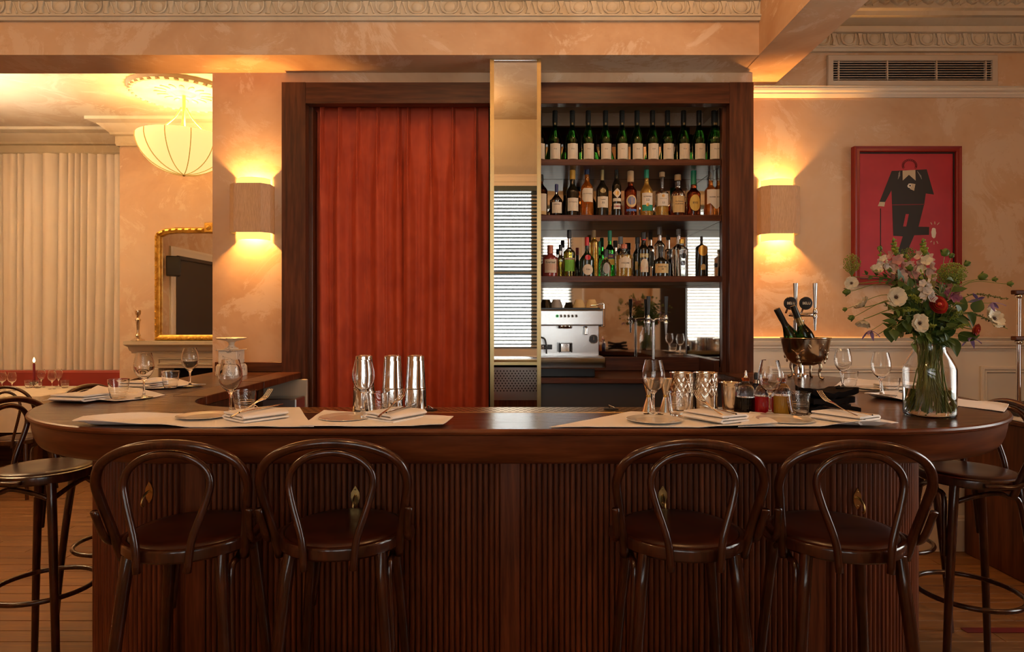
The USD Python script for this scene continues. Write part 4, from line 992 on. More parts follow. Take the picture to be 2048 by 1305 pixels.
B('black bottle with a round gold medallion', 1403, 473, 23.5, 2, D=3.80, mat='dark_bottle', hb=.72, hs=.82, rn=.20, hn=.88, cap='cap_black', labels=[('oval', .64, .26, 1.6, 'gold_disc'), ('oval', .25, .12, .8, 'paper_tan'), ('rect', .19, .04, .7, 'gold_disc')])

# ================================================================ ESPRESSO MACHINE
D = 3.60
ex0, ex1 = 0.102, at(1207, 0, D)[0]
def ez(py): return H - (py - HOR) * D / F
t = thing('espresso_machine', 'polished steel espresso machine on the back counter', 'coffee machine', (0, 0, 0))
yf = D - 0.02
part(t, 'feet_bar', box(ex0 + 0.03, ex1 - 0.05, yf + 0.02, 3.98, 1.0735, ez(737), 0.003), 'black_plastic')
part(t, 'drip_tray', box(ex0 - 0.01, ex1 + 0.003, yf - 0.06, 3.98, ez(736), ez(714), 0.006), 'chrome')
part(t, 'grate', box(ex0 + 0.005, ex1 - 0.012, yf - 0.05, yf + 0.08, ez(714), ez(712), 0.001), 'steel')
gr = [box(ex0 + 0.008 + 0.0105 * k, ex0 + 0.013 + 0.0105 * k, yf - 0.051, yf - 0.049, ez(714) + 0.001, ez(711)) for k in range(40)]
part(t, 'back_panel', box(ex0 + 0.005, ex1 - 0.018, yf + 0.08, 3.98, ez(713), ez(650), 0.003), 'steel')
part(t, 'head', box(ex0 - 0.01, ex1 - 0.006, yf - 0.03, 3.98, ez(652), ez(620), 0.008), 'steel')
part(t, 'side_trim', box(ex1 - 0.012, ex1 + 0.002, yf - 0.025, 3.98, ez(654), ez(618), 0.003), 'chrome')
part(t, 'cup_rail', tube(spline([(ex1 - 0.08, yf + 0.0, ez(612)), (ex1 - 0.045, yf, ez(611)), (ex1 - 0.005, yf, ez(607)), (ex1 - 0.002, yf, ez(612)), (ex1 - 0.002, yf, ez(621))], 16), 0.005, 7), 'chrome', True)
part(t, 'cup_rail', tube([(ex1 - 0.006, yf, ez(608)), (ex1 - 0.006, 3.95, ez(608))], 0.005, 7), 'chrome', True)
part(t, 'cup_tray', box(ex0, ex1 - 0.02, yf + 0.02, 3.96, ez(620), ez(616), 0.002), 'black_plastic')
for k in range(6):
    p = at(1114.5 + 7.6 * k, 632.5, yf - 0.032)
    b = part(t, 'button', tr(lathe([(0, 0), (0.0085, 0), (0.0085, 0.004), (0.0065, 0.005), (0, 0.004)], 16), p, rx=90), 'black_plastic', 40)
    part(b, 'light', tr(lathe([(0.0062, 0.0052), (0.0068, 0.0056), (0.0074, 0.0052)], 16), p, rx=90), 'led_green' if k == 0 else 'chrome', 40)
gx = at(1131, 0, yf)[0]
part(t, 'group_head', tr(lathe([(0, 0), (0.038, 0), (0.042, 0.006), (0.042, 0.016), (0, 0.016)], 24), (gx, yf + 0.02, ez(657.5))), 'chrome', 40)
part(t, 'group_spout', box(gx - 0.032, gx + 0.028, yf - 0.005, yf + 0.05, ez(705), ez(686), 0.006), 'chrome')
for s in (-1, 1):
    part(t, 'bracket', box(gx + s * 0.035 - 0.004, gx + s * 0.035 + 0.004, yf - 0.008, yf + 0.05, ez(705), ez(686), 0.002), 'black_plastic')
p = at(1173.5, 653, yf)
part(t, 'water_spout', tr(lathe([(0.005, 0.0), (0.010, -0.006), (0.0085, -0.02), (0.012, -0.044), (0.010, -0.05), (0, -0.05)][::-1], 14), (p[0], yf + 0.03, p[2])), 'chrome', 40)
p = at(1187, 679, yf + 0.078)
g = part(t, 'gauge', tr(lathe([(0, 0), (0.026, 0), (0.027, 0.004), (0.024, 0.008), (0.023, 0.006), (0, 0.006)], 28), p, rx=90), 'chrome', 40)
part(g, 'dial', tr(lathe([(0, 0.0065), (0.0225, 0.0066), (0.0225, 0.0062)], 24), p, rx=90), 'black_plastic', False)
part(g, 'needle', box(p[0] - 0.001, p[0] + 0.001, p[1] - 0.0085, p[1] - 0.0075, p[2] - 0.004, p[2] + 0.016), 'chrome', False)
p = at(1081, 678, yf + 0.0)
part(t, 'steam_wand', tube(spline([p + [-0.02, 0.05, 0.02], p + [0.0, 0.02, 0.008], p + [0.022, 0.0, 0.0], p + [0.032, -0.004, -0.03], p + [0.034, -0.004, -0.085]], 18), 0.005, 7), 'black_plastic', True)
part(t, 'knob', tr(cyl(0.022, -0.02, 0.02, 16, 0.003), at(1074, 634, yf - 0.05), rx=90), 'black_plastic', 40)
p = at(1084.5, 694.5, yf + 0.078)
nm = part(t, 'name_plate', box(p[0] - 0.062, p[0] + 0.058, p[1] - 0.003, p[1], p[2] - 0.014, p[2] + 0.014, 0.001), 'black_plastic', False)
part(nm, 'lettering', tr(upright(text('ROCKET', 0.0115)), (p[0] - 0.001, p[1] - 0.0032, p[2] + 0.003)), 'chrome', False)
part(nm, 'lettering', tr(upright(text('ESPRESSO MILANO', 0.0045)), (p[0] - 0.001, p[1] - 0.0032, p[2] - 0.009)), 'chrome', False)
for k, (px, m_) in enumerate(((1092, 'dark_bottle'), (1113, 'cap_grey'), (1158, 'paper_tan'), (1183, 'paper_tan'))):
    p = at(px, 616, D + 0.12)
    nm_ = ('dark', 'grey', 'tan', 'caramel')[k]
    solo('coffee_cup', tr(lathe([(0, 0.05), (0.022, 0.05), (0.034, 0.02), (0.038, 0), (0.035, 0), (0.031, 0.02), (0, 0.045)], 20), (0, 0, 0)), m_, f'{nm_} coffee cup upside down on top of the espresso machine', 'cup', (p[0], p[1], ez(616) + 0.0005))

# wall tap tower on the back counter
def tap(t, p, mat_handle, hh=0.115, s=1.0):
    """one tap: upright handle, body, spout below; p = joint with the arm"""
    part(t, 'tap_handle', tr(lathe([(0, 0), (0.007, 0), (0.008, 0.02), (0.013, hh), (0.012, hh + 0.003), (0, hh + 0.003)], 12, sy=0.7), (p[0], p[1], p[2] + 0.02)), mat_handle, 40)
    part(t, 'tap_body', tr(lathe([(0, -0.03), (0.011, -0.03), (0.013, -0.02), (0.009, -0.008), (0.013, 0.0), (0.012, 0.014), (0.007, 0.024), (0, 0.024)], 16), p), 'chrome', 40)
    part(t, 'tap_spout', tr(lathe([(0, -0.095), (0.0045, -0.095), (0.0085, -0.03), (0, -0.03)], 12), p), 'steel', 40)
t = thing('wine_tap', 'black-handled double wine tap on a slender post on the back counter', 'tap')
p0 = at(1306.5, 640, 3.78)
part(t, 'post', tube([(p0[0], p0[1], 1.0735), (p0[0], p0[1], p0[2])], 0.0085, 12), 'steel', True)
part(t, 'base', tr(lathe([(0, 0), (0.03, 0), (0.03, 0.008), (0.01, 0.014), (0, 0.014)], 20), (p0[0], p0[1], 1.0727)), 'steel', 40)
part(t, 'cross_arm', tube(spline([(p0[0] - 0.035, p0[1], p0[2] + 0.006), (p0[0] - 0.014, p0[1], p0[2] + 0.002), (p0[0], p0[1], p0[2] - 0.012), (p0[0] + 0.014, p0[1], p0[2] + 0.002), (p0[0] + 0.075, p0[1], p0[2] + 0.006)], 20), 0.0095, 10), 'steel', True)
tap(t, (at(1296, 0, 3.78)[0], 3.765, p0[2] + 0.004), 'black_plastic')
tap(t, (at(1331, 0, 3.78)[0], 3.765, p0[2] + 0.004), 'black_plastic')
part(t, 'ring', tr(tube([(0.012 * math.cos(a), 0, 0.012 * math.sin(a)) for a in np.linspace(0, 2 * math.pi, 18, endpoint=False)], 0.003, 6), (at(1322, 0, 3.76)[0], 3.76, p0[2] + 0.002)), 'chrome', True)
# ================================================================ TABLE SETTINGS ON THE BAR
rngc = np.random.default_rng(11)
def cloth(corners, label, seed, group=None, mat='linen', nu=44, nv=16, z=ZT, amp=1.0, name='linen_cloth'):
    """a linen place cloth lying on the bar; corners front-left, front-right, back-right, back-left"""
    a, b, c_, d = [np.asarray(q, float)[:2] for q in corners]
    u, v_ = np.meshgrid(np.linspace(0, 1, nu), np.linspace(0, 1, nv), indexing='ij')
    P = (a[None, None] * ((1 - u) * (1 - v_))[..., None] + b * (u * (1 - v_))[..., None] + c_ * (u * v_)[..., None] + d * ((1 - u) * v_)[..., None])
    q = np.stack([P[..., 0] * 7, P[..., 1] * 9, np.full_like(u, seed)], -1)
    w = meshkit.fbm(q, 2, seed)
    edge = np.minimum(np.minimum(u, 1 - u) * 6, np.minimum(v_, 1 - v_) * 3)
    lift = np.exp(-(edge / 0.35) ** 2) * np.clip(meshkit.noise(np.stack([P[..., 0] * 5, P[..., 1] * 5, np.full_like(u, seed + .5)], -1), seed + 3) - 0.42, 0, 1) * 0.026
    zz = z + 0.0028 + amp * ((w - 0.3).clip(0) * 0.006 + lift * 2.2)
    m = grid(np.dstack([P, zz]), thick=(0, 0, -0.0016), flip=False)
    return solo(name, m, mat, label, 'cloth', group=group, smooth=50)
def bars(*pts):
    return [bar_at(*p) for p in pts]
FE = 857.5
cloth(bars((143, 855), (628, FE), (598, 819), (166, 843)), 'white linen cloth at the left end of the bar front, under the first plate', 1)
cloth(bars((600, FE), (886, FE - 0.5), (907, 843), (648, 825)), 'white linen cloth under the second plate, beside the shaker tins', 2, z=ZT + 0.003)
cloth(bars((1098, FE - 1), (1556, FE), (1496, 829), (1262, 826)), 'white linen cloth just right of the bare middle of the bar front', 3)
cloth(bars((1476, FE), (1783, FE - 0.5), (1797, 851), (1500, 830)), 'white linen cloth nearest the flower vase along the bar front', 4, z=ZT + 0.003)
cloth(bars((84, 804), (232, 806), (330, 794), (196, 779)), 'white linen cloth on the curved left end of the bar', 5)
cloth(bars((232, 781), (322, 780), (412, 773), (318, 763)), 'white linen cloth farther back on the left wing of the bar', 6)
cloth(bars((1652, 779), (1800, 787), (1850, 778), (1700, 764)), 'white linen cloth at the back of the right wing, beside the silver bowl', 7)
cloth(bars((1728, 797), (1868, 812), (1880, 794), (1770, 786)), 'white linen cloth behind the flower vase', 8)
cloth(bars((1885, 809), (2008, 826), (2018, 815), (1905, 797)), 'white linen cloth over the right-hand edge of the bar', 9)

def wine_glass(p, label, h=0.172, r=0.0355, first=[None]):
    if first[0] is not None and abs(h - 0.172) < 1e-9:
        return dup(first[0], p, label)
    t = thing('wine_glass', label, 'wine glass', p, group='empty wine glasses on the bar')
    k = 0.0011
    out = [(0, 0), (0.030, 0), (0.0315, 0.001), (0.030, 0.0022), (0.014, 0.004), (0.0055, 0.010), (0.0038, 0.022), (0.0036, 0.050), (0.0048, 0.064), (0.012, 0.073), (0.024, 0.085), (0.0325, 0.101), (r, 0.118), (0.0345, 0.135), (0.030, 0.155), (0.0258, h)]
    inn = [(0.0258 - k, h - 0.0002), (0.030 - k, 0.155), (0.0345 - k, 0.135), (r - k, 0.118), (0.0325 - k, 0.102), (0.024 - k, 0.0868), (0.012, 0.0755), (0, 0.0722)]
    part(t, 'bowl', lathe(out + inn, 36), 'glass', 50)
    first[0] = t
    return t
def tumbler(p, label, first=[None]):
    if first[0] is not None:
        return dup(first[0], p, label)
    t = thing('tumbler', label, 'tumbler', p, group='empty water tumblers on the bar')
    prof = [(0, 0), (0.022, 0), (0.0255, 0.003), (0.029, 0.016), (0.0325, 0.036), (0.0358, 0.064), (0.0366, 0.0735), (0.0353, 0.0738), (0.0346, 0.064), (0.0313, 0.036), (0.0277, 0.016), (0.0235, 0.0062), (0, 0.005)]
    part(t, 'glass', lathe(prof, 36), 'glass', 50)
    for z, r_ in ((0.034, 0.0321), (0.040, 0.0331)):
        a = np.linspace(0, 2 * math.pi, 36, endpoint=False)
        part(t, 'ridge', tube(np.stack([r_ * np.cos(a), r_ * np.sin(a), np.full(36, z)], 1), 0.0007, 5, closed=True), 'glass', True)
    first[0] = t
    return t
def side_plate(p, label, first=[None]):
    if first[0] is not None:
        return dup(first[0], p, label)
    t = thing('side_plate', label, 'plate', p, group='white side plates on the bar')
    part(t, 'plate', lathe([(0, 0.0005), (0.045, 0.0), (0.050, 0.0006), (0.056, 0.0016), (0.079, 0.0044), (0.0812, 0.0052), (0.0805, 0.0062), (0.078, 0.0060), (0.0585, 0.0040), (0.0545, 0.0030), (0.050, 0.0024), (0, 0.0024)], 48), 'white_china', 50)
    first[0] = t
    return t
def napkin_mesh(w=0.115, L=0.165):
    ln = LineString([(-w / 2 + 0.01, 0.018), (w / 2 - 0.012, 0.0165), (w / 2 - 0.004, 0.0125), (w / 2 - 0.012, 0.0095), (-w / 2 + 0.012, 0.0115), (-w / 2 + 0.002, 0.008), (-w / 2 + 0.012, 0.0045), (w / 2 - 0.002, 0.0035)])
    g = ln.buffer(0.0021, cap_style='round', join_style='round')
    m = extr(Polygon(g.exterior).simplify(0.0002), L)
    v, f = m
    v2 = np.stack([v[:, 0], v[:, 2] - L / 2, v[:, 1] - 0.0012], 1)
    return v2, f[:, ::-1] if False else f
NM = napkin_mesh(0.125, 0.145)
NM = (NM[0] * [1, 1, 1.3], NM[1])
def fix(m):
    t = trimesh.Trimesh(*m, process=True); t.fix_normals(); return np.asarray(t.vertices), np.asarray(t.faces)
NM = fix(NM)
def napkin(p, rz, label, first=[None]):
    if first[0] is not None:
        return dup(first[0], p, label, rz)
    t = thing('napkin', label, 'napkin', p, rz, group='folded white napkins on the bar')
    part(t, 'linen', NM, 'linen', 50)
    first[0] = t
    return t
def strip(P, w, th=0.0018):
    """a flat bar along the polyline P with widths w (cutlery handles and blades)"""
    P = np.asarray(P, float); w = np.asarray(w, float)
    L = []
    for s, dz in ((-1, 0), (-0.5, th * .6), (0.5, th * .6), (1, 0), (0.5, -th * .6), (-0.5, -th * .6), (-1, 0)):
        L.append(P + np.stack([s * w, np.zeros(len(P)), np.full(len(P), dz)], 1))
    return fix(grid(np.array(L).transpose(1, 0, 2)))
def fork(p, rz, label, first=[None]):
    if first[0] is not None:
        return dup(first[0], p, label, rot=(15, 0, rz))
    t = thing('fork', label, 'fork', p, rot=(15, 0, rz), group='forks laid on folded napkins')
    y = np.array([-0.085, -0.06, -0.02, 0.01, 0.03, 0.045, 0.055])
    part(t, 'handle', strip(np.stack([0 * y, y, [0.003, 0.003, 0.001, 0.002, 0.004, 0.003, 0.002]], 1), [0.006, 0.0055, 0.003, 0.0026, 0.006, 0.0105, 0.0108]), 'silver', True)
    for k in range(4):
        x = (k - 1.5) * 0.0058
        part(t, 'tine', tube(spline([(x, 0.054, 0.002), (x, 0.072, 0.005), (x * 0.96, 0.098, 0.019)], 8), np.linspace(0.0017, 0.0011, 8), 6), 'silver', True)
    first[0] = t
    return t
def knife(p, rz, label, first=[None]):
    if first[0] is not None:
        return dup(first[0], p, label, rz)
    t = thing('table_knife', label, 'knife', p, rz, group='knives laid on folded napkins')
    y = np.array([-0.09, -0.085, -0.05, -0.01, 0.0])
    part(t, 'handle', strip(np.stack([0 * y, y, 0 * y], 1), [0.003, 0.006, 0.0055, 0.0042, 0.004], 0.003), 'silver', True)
    y = np.array([0.0, 0.02, 0.07, 0.095, 0.105])
    part(t, 'blade', strip(np.stack([0 * y + 0.001, y, 0 * y], 1), [0.004, 0.008, 0.0085, 0.006, 0.001], 0.001), 'silver', True)
    first[0] = t
    return t
CZ = ZT + 0.0062
def setat(px, py, z=CZ):
    q = bar_at(px, py)
    return (q[0], q[1], z)
W = ('at the first setting from the left', 'at the second setting, before the shaker tins', 'at the third setting, before the jiggers', 'at the setting next to the flower vase')
for k, (pl, na, rz, wg, tu) in enumerate((((409, 838), (512, 841), -38, (461, 832), (489, 831)), ((693, 841), (792, 841), -35, (727, 832), (755, 836)),
                                          ((1308, 846), (1430, 844), 32, (1307, 833), (1357, 836)), ((1570, 846), (1690, 846), 33, (1540, 834), (1597, 836)))):
    side_plate(setat(*pl), f'white side plate {W[k]}')
    napkin(setat(*na), rz, f'folded white napkin with cutlery {W[k]}')
    q = setat(*na)
    dx, dy = math.cos(math.radians(rz)), math.sin(math.radians(rz))
    fz = rz * 0.45
    fork((q[0] - 0.016 * dx, q[1] - 0.006, q[2] + 0.036), fz, f'silver fork resting on the napkin {W[k]}')
    knife((q[0] + 0.014 * dx, q[1] + 0.006, q[2] + 0.029), fz, f'silver knife resting on the napkin {W[k]}')
    wine_glass(setat(*wg), f'empty wine glass {W[k]}')
    tumbler(setat(*tu), f'empty water tumbler {W[k]}')
wine_glass(setat(288, 799), 'empty wine glass on the curved left end of the bar')
tumbler(setat(237, 801), 'empty tumbler on the curved left end of the bar')
napkin(setat(160, 804), 78, 'folded white napkin on the curved left end of the bar')
knife((*bar_at(215, 797)[:2], CZ + 0.012), -62, 'knife beside the napkin on the curved left end of the bar')
wine_glass(setat(380, 776), 'empty wine glass farthest back on the left wing of the bar')
tumbler(setat(341, 779), 'empty tumbler farthest back on the left wing of the bar')
napkin(setat(288, 776), 80, 'folded white napkin farthest back on the left wing of the bar')
wine_glass(setat(1686, 779), 'empty wine glass on the right wing beside the silver bowl')
tumbler(setat(1698, 779), 'empty tumbler on the right wing beside the silver bowl')
wine_glass(setat(1762, 797), 'empty wine glass on the right wing, directly left of the vase')
tumbler(setat(1779, 797), 'empty tumbler on the right wing, directly left of the vase')
side_plate(setat(1752, 781), 'white side plate on the right wing behind the glasses')
napkin(setat(1795, 783), 84, 'folded white napkin on the right wing behind the glasses')

# ---- shaker tins
ts = None
for px, w_ in ((728, 'left'), (785, 'middle'), (831, 'right')):
    lb = {'left': 'stacked shaker tins behind the second wine glass', 'middle': 'middle one of three stacked pairs of shaker tins', 'right': 'stacked shaker tins farthest from the plaster pier'}[w_]
    p = bar_at(px, 823)
    if ts is None:
        ts = thing('shaker_tins', lb, 'cocktail shaker', p, group='stacked steel shaker tins')
        part(ts, 'lower_tin', lathe([(0.0375, 0.0), (0.0380, 0.002), (0.0365, 0.006), (0.0345, 0.072), (0.0335, 0.076), (0.0325, 0.076)], 32), 'chrome', 40)
        part(ts, 'upper_tin', lathe([(0.0330, 0.074), (0.0345, 0.0775), (0.0345, 0.080), (0.0335, 0.082), (0.0285, 0.168), (0.0278, 0.170), (0.0278, 0.181), (0.0265, 0.185), (0.022, 0.186), (0.021, 0.1845), (0, 0.1845)], 32), 'chrome', 40)
    else:
        dup(ts, p, lb)
# ---- jiggers, beakers, julep cup
def jigger(p, label, first=[None]):
    if first[0] is not None:
        return dup(first[0], p, label)
    t = thing('jigger', label, 'jigger', p, group='steel double jiggers')
    part(t, 'cone', lathe([(0.0215, 0.0), (0.0225, 0.001), (0.0065, 0.052), (0.006, 0.054), (0, 0.054)], 24), 'silver', 30)
    part(t, 'cone', lathe([(0, 0.056), (0.006, 0.056), (0.0065, 0.058), (0.0225, 0.112), (0.0215, 0.1125), (0.006, 0.062), (0, 0.062)], 24), 'silver', 30)
    part(t, 'collar', lathe([(0, 0.0515), (0.0072, 0.0515), (0.0078, 0.055), (0.0072, 0.0585), (0, 0.0585)], 16), 'cap_gold', 30)
    first[0] = t
    return t
jigger(bar_at(1297, 826), 'steel double jigger behind the third wine glass')
jigger(bar_at(1331, 826), 'steel double jigger against the patterned beaker')
def beaker(p, label, first=[None]):
    if first[0] is not None:
        return dup(first[0], p, label, 14)
    t = thing('mixing_beaker', label, 'mixing tin', p, group='diamond patterned steel beakers')
    n, k = 120, 60
    a = np.linspace(0, 2 * math.pi, n, endpoint=False)
    zz = np.linspace(0, 0.128, k)
    A, Z = np.meshgrid(a, zz, indexing='ij')
    band = np.clip((Z - 0.052) / 0.006, 0, 1) * np.clip((0.118 - Z) / 0.006, 0, 1)
    u = A * 10 / (2 * math.pi); v_ = (Z - 0.052) / 0.033
    d1, d2 = np.abs((u + v_) % 1 - 0.5), np.abs((u - v_) % 1 - 0.5)
    r_ = 0.0385 - band * 0.0016 * (np.exp(-(d1 / 0.10) ** 2) + np.exp(-(d2 / 0.10) ** 2))
    P = np.stack([r_ * np.cos(A), r_ * np.sin(A), Z], -1)
    P = np.concatenate([P, P[:1]], 0)
    part(t, 'wall', fix(grid(P)), 'silver', 60)
    part(t, 'rim', lathe([(0.0385, 0.127), (0.0392, 0.1285), (0.0385, 0.130), (0.0372, 0.1285), (0.0365, 0.12), (0.036, 0.006), (0, 0.006)], 40), 'silver', 40)
    first[0] = t
    return t
beaker(bar_at(1363, 823), 'diamond patterned steel mixing beaker nearer the wine tap')
beaker(bar_at(1411.5, 823), 'diamond patterned steel mixing beaker beside the julep cup')
t = thing('julep_cup', 'plain silver julep cup with a flared rim', 'cup', bar_at(1460, 823))
part(t, 'cup', lathe([(0, 0), (0.026, 0), (0.027, 0.004), (0.025, 0.007), (0.0255, 0.01), (0.029, 0.080), (0.0295, 0.086), (0.031, 0.088), (0.034, 0.0955), (0.0335, 0.097), (0.0295, 0.089), (0.0275, 0.08), (0.024, 0.012), (0, 0.010)], 36), 'silver', 40)
# ---- ribbed syrup bottles
def syrup(p, liq, h_liq, label):
    t = thing('syrup_bottle', label, 'bottle', p)
    n = 96
    prof = np.array([(0.0275, 0.0), (0.0285, 0.003), (0.0285, 0.06), (0.0280, 0.070), (0.024, 0.082), (0.017, 0.091), (0.0118, 0.096), (0.0112, 0.104)])
    a = np.linspace(0, 2 * math.pi, n + 1)
    rib = 1 + 0.016 * np.cos(a * 24)
    P = np.stack([np.outer(rib * np.cos(a), prof[:, 0]), np.outer(rib * np.sin(a), prof[:, 0]), np.tile(prof[:, 1], (n + 1, 1))], -1)
    lo = prof[prof[:, 1] <= h_liq]
    m = int(np.searchsorted(prof[:, 1], h_liq))
    rl = np.interp(h_liq, prof[:, 1], prof[:, 0])
    q = np.vstack([[(0, 0)], prof[:m], [(rl, h_liq)], [(0, h_liq)]])
    def rev(q):
        return fix(grid(np.stack([np.outer(rib * np.cos(a), q[:, 0]), np.outer(rib * np.sin(a), q[:, 0]), np.tile(q[:, 1], (n + 1, 1))], -1)))
    part(t, 'liquid', rev(q), liq, 60)
    part(t, 'glass', rev(np.vstack([[(0, h_liq + 0.0008)], [(rl, h_liq + 0.0008)], prof[m:], [(0, 0.104)]])), 'glass', 60)
    part(t, 'collar', lathe([(0, 0.103), (0.0125, 0.103), (0.0125, 0.114), (0, 0.114)], 20), 'amber_glass', 40)
    part(t, 'pourer', lathe([(0, 0.114), (0.008, 0.114), (0.005, 0.118), (0.0042, 0.126), (0.0048, 0.128), (0.002, 0.138), (0, 0.138)], 12), 'chrome', 40)
syrup(bar_at(1491.5, 825), 'black_liquid', 0.050, 'ribbed glass bottle of black syrup with a pourer')
syrup(bar_at(1528, 827), 'red_liquid', 0.056, 'ribbed glass bottle of red syrup behind the wine glass')
syrup(bar_at(1564, 827), 'yellow_liquid', 0.058, 'ribbed glass bottle of golden syrup with a pourer')
t = thing('dropper_bottle', 'small blue dropper bottle behind the syrups', 'bottle', bar_at(1512, 812))
part(t, 'glass', lathe([(0, 0), (0.018, 0), (0.0185, 0.003), (0.0185, 0.06), (0.015, 0.072), (0.009, 0.078), (0.009, 0.082), (0, 0.082)], 20), 'blue_glass', 40)
part(t, 'collar', lathe([(0, 0.080), (0.0105, 0.080), (0.0105, 0.093), (0, 0.093)], 16), 'silver', 40)
part(t, 'bulb', lathe([(0, 0.092), (0.0075, 0.092), (0.008, 0.11), (0.005, 0.118), (0, 0.119)], 12), 'black_plastic', 40)
# ---- black napkins on a plate
p = bar_at(1640, 828)
side_plate((p[0], p[1], ZT + 0.0004), 'white plate under the pile of black folded linen')
t = thing('black_cloth_pile', 'black folded cloth napkins on a plate at the bend of the bar', 'cloth napkins', (p[0] + 0.018, p[1] + 0.01, ZT + 0.0125), 4)
for k in range(3):
    u, v_ = np.meshgrid(np.linspace(-1, 1, 26), np.linspace(-1, 1, 12), indexing='ij')
    wv = meshkit.fbm(np.stack([u * 2 + k, v_ * 2, np.full_like(u, k + .5)], -1), 3, k) - 0.5
    X = u * (0.076 + 0.010 * np.sin(v_ * 3 + k)) + 0.02 * (u > 0.8) * np.sin(v_ * 4 + 2 * k)
    P = np.stack([X, v_ * 0.055 + 0.006 * wv, 0.004 + k * 0.0195 + 0.014 * wv + 0.010 * (u ** 2) * (k - 0.8)], -1)
    part(t, 'cloth', grid(P, thick=(0, 0, 0.017)), 'black_linen', 50)
# ---- stir spoons on black discs by the drip rail
for px, py, lb in ((513, 820, 'behind the first tumbler'), (860, 821, 'right of the shaker tins'), (1222, 820, 'near the espresso machine')):
    p = bar_at(px, py)
    t = thing('drain_plug', f'black plug with a chrome toggle on the drip rail {lb}', 'sink plug', (p[0], p[1], 1.1012))
    part(t, 'disc', lathe([(0, 0), (0.024, 0), (0.026, 0.002), (0.020, 0.004), (0, 0.004)], 24), 'black_plastic', 40)
    part(t, 'toggle', tube([(-0.004, 0.004, 0.004), (-0.007, 0.002, 0.014), (0.012, -0.008, 0.006)], 0.0022, 6), 'chrome', True)

# ---- silver bowl with two champagne bottles
p = bar_at(1611, 758)
t = thing('wine_cooler', 'tarnished silver footed bowl used as a champagne cooler', 'wine cooler', p)
rb = 0.120
part(t, 'bowl', lathe([(0, 0.070), (0.045, 0.071), (0.070, 0.082), (0.092, 0.105), (0.107, 0.140), (0.115, 0.185), (0.118, 0.206), (0.122, 0.209), (0.121, 0.212), (0.115, 0.210), (0.112, 0.185), (0.103, 0.141), (0.088, 0.108), (0.066, 0.087), (0, 0.078)], 48), 'silver_old', 40)
for k in range(4):
    a = math.radians(45 + 90 * k)
    d = np.array([math.cos(a), math.sin(a), 0])
    def q(r_, z): return d * r_ + [0, 0, z]
    part(t, 'foot', tube(spline([q(0.070, 0.085), q(0.073, 0.06), q(0.066, 0.035), q(0.072, 0.012), q(0.088, 0.006)], 16), [0.008] * 6 + [0.006] * 6 + [0.008] * 4, 8), 'silver_old', True)
    for s_, zz in ((1.0, 0.125), (0.8, 0.105)):
        rl_ = 0.1035 if zz > 0.11 else 0.093
        part(t, 'leaf_ornament', tr(union(*[tr(ell(0.006 * s_, 0.004, 0.018 * s_, sub=1), (0.009 * j * s_, 0, 0.010 * abs(j)), ry=28 * j) for j in (-2, -1, 0, 1, 2)], ell(0.009, 0.005, 0.012, (0, 0, -0.012), 1)), d * rl_ + [0, 0, zz], rz=45 + 90 * k + 90), 'silver_old', True)
part(t, 'ornament', tr(union(box(-0.013, 0.013, -0.004, 0.004, -0.028, 0.0), *[tr(ell(0.007, 0.004, 0.024, sub=1), (0.012 * j, 0, -0.055 + 0.006 * abs(j)), ry=18 * j) for j in (-2, -1, 0, 1, 2)]), (0, -0.113, 0.207), rx=10), 'silver_old', True)
for k, (nx, ny, bx, by, lb) in enumerate(((1553, 618, 1592, 690, 'champagne bottle leaning in the silver bowl, nearer the mahogany surround'), (1586, 612, 1618, 690, 'champagne bottle leaning in the silver bowl, nearer the red picture'))):
    yy = p[1] + (-0.01 if k else 0.03)
    a, b = at(bx, by, yy), at(nx, ny, yy)
    dirv = (b - a) / np.linalg.norm(b - a)
    base = b - dirv * 0.305
    tilt = math.degrees(math.atan2(dirv[0], dirv[2]))
    t2 = thing('champagne_bottle_chilling', lb, 'bottle', base, rot=(0, tilt, 0))
    bottle_parts(t2, 0.0395, 0.305, 'green_glass', .43, .74, .36, .80, 'foil_dark', 1.12, [])
    part(t2, 'foil', lathe([(0.020, 0.196), (0.0155, 0.215), (0.0150, 0.245), (0.016, 0.246)], 16), 'foil_gold' if k else 'foil_dark', 40)
# ---- beer tower behind the bowl
yt = 3.37
t = thing('beer_tower', 'chrome beer tower with two tall handles and round badges', 'beer tap')
c0 = at(1608, 630, yt)
pb = at(1596, 735, yt)
part(t, 'column', tr(lathe([(0, 0), (0.05, 0), (0.05, 0.006), (0.034, 0.014), (0.030, 0.06), (0.030, c0[2] - ZT - 0.03), (0.0, c0[2] - ZT - 0.02)], 24), (pb[0] + 0.012, yt + 0.02, ZT + 0.0005)), 'chrome', 40)
part(t, 'cross_bar', tube([(at(1577, 0, yt)[0], yt, c0[2]), (at(1632, 0, yt)[0], yt, c0[2])], 0.012, 12), 'chrome', True)
for px in (1592, 1631):
    tap(t, (at(px, 0, yt - 0.04)[0], yt - 0.035, at(0, 626, yt)[2]), 'steel_soft', 0.135)
for px, py in ((1580, 607), (1611, 607)):
    q = at(px, py, yt - 0.05)
    bd = part(t, 'badge', tr(lathe([(0, 0), (0.034, 0), (0.035, 0.004), (0.033, 0.010), (0.030, 0.0115), (0, 0.0115)], 32), q, rx=90), 'black_plastic', 40)
    part(bd, 'lettering', tr(upright(text('BELU', 0.0125)), (q[0], q[1] - 0.0118, q[2])), 'paper', False)
    part(t, 'badge_stem', tube([q + [0, 0.002, 0], q + [0.0, 0.05, -0.05]], 0.006, 8), 'chrome', True)
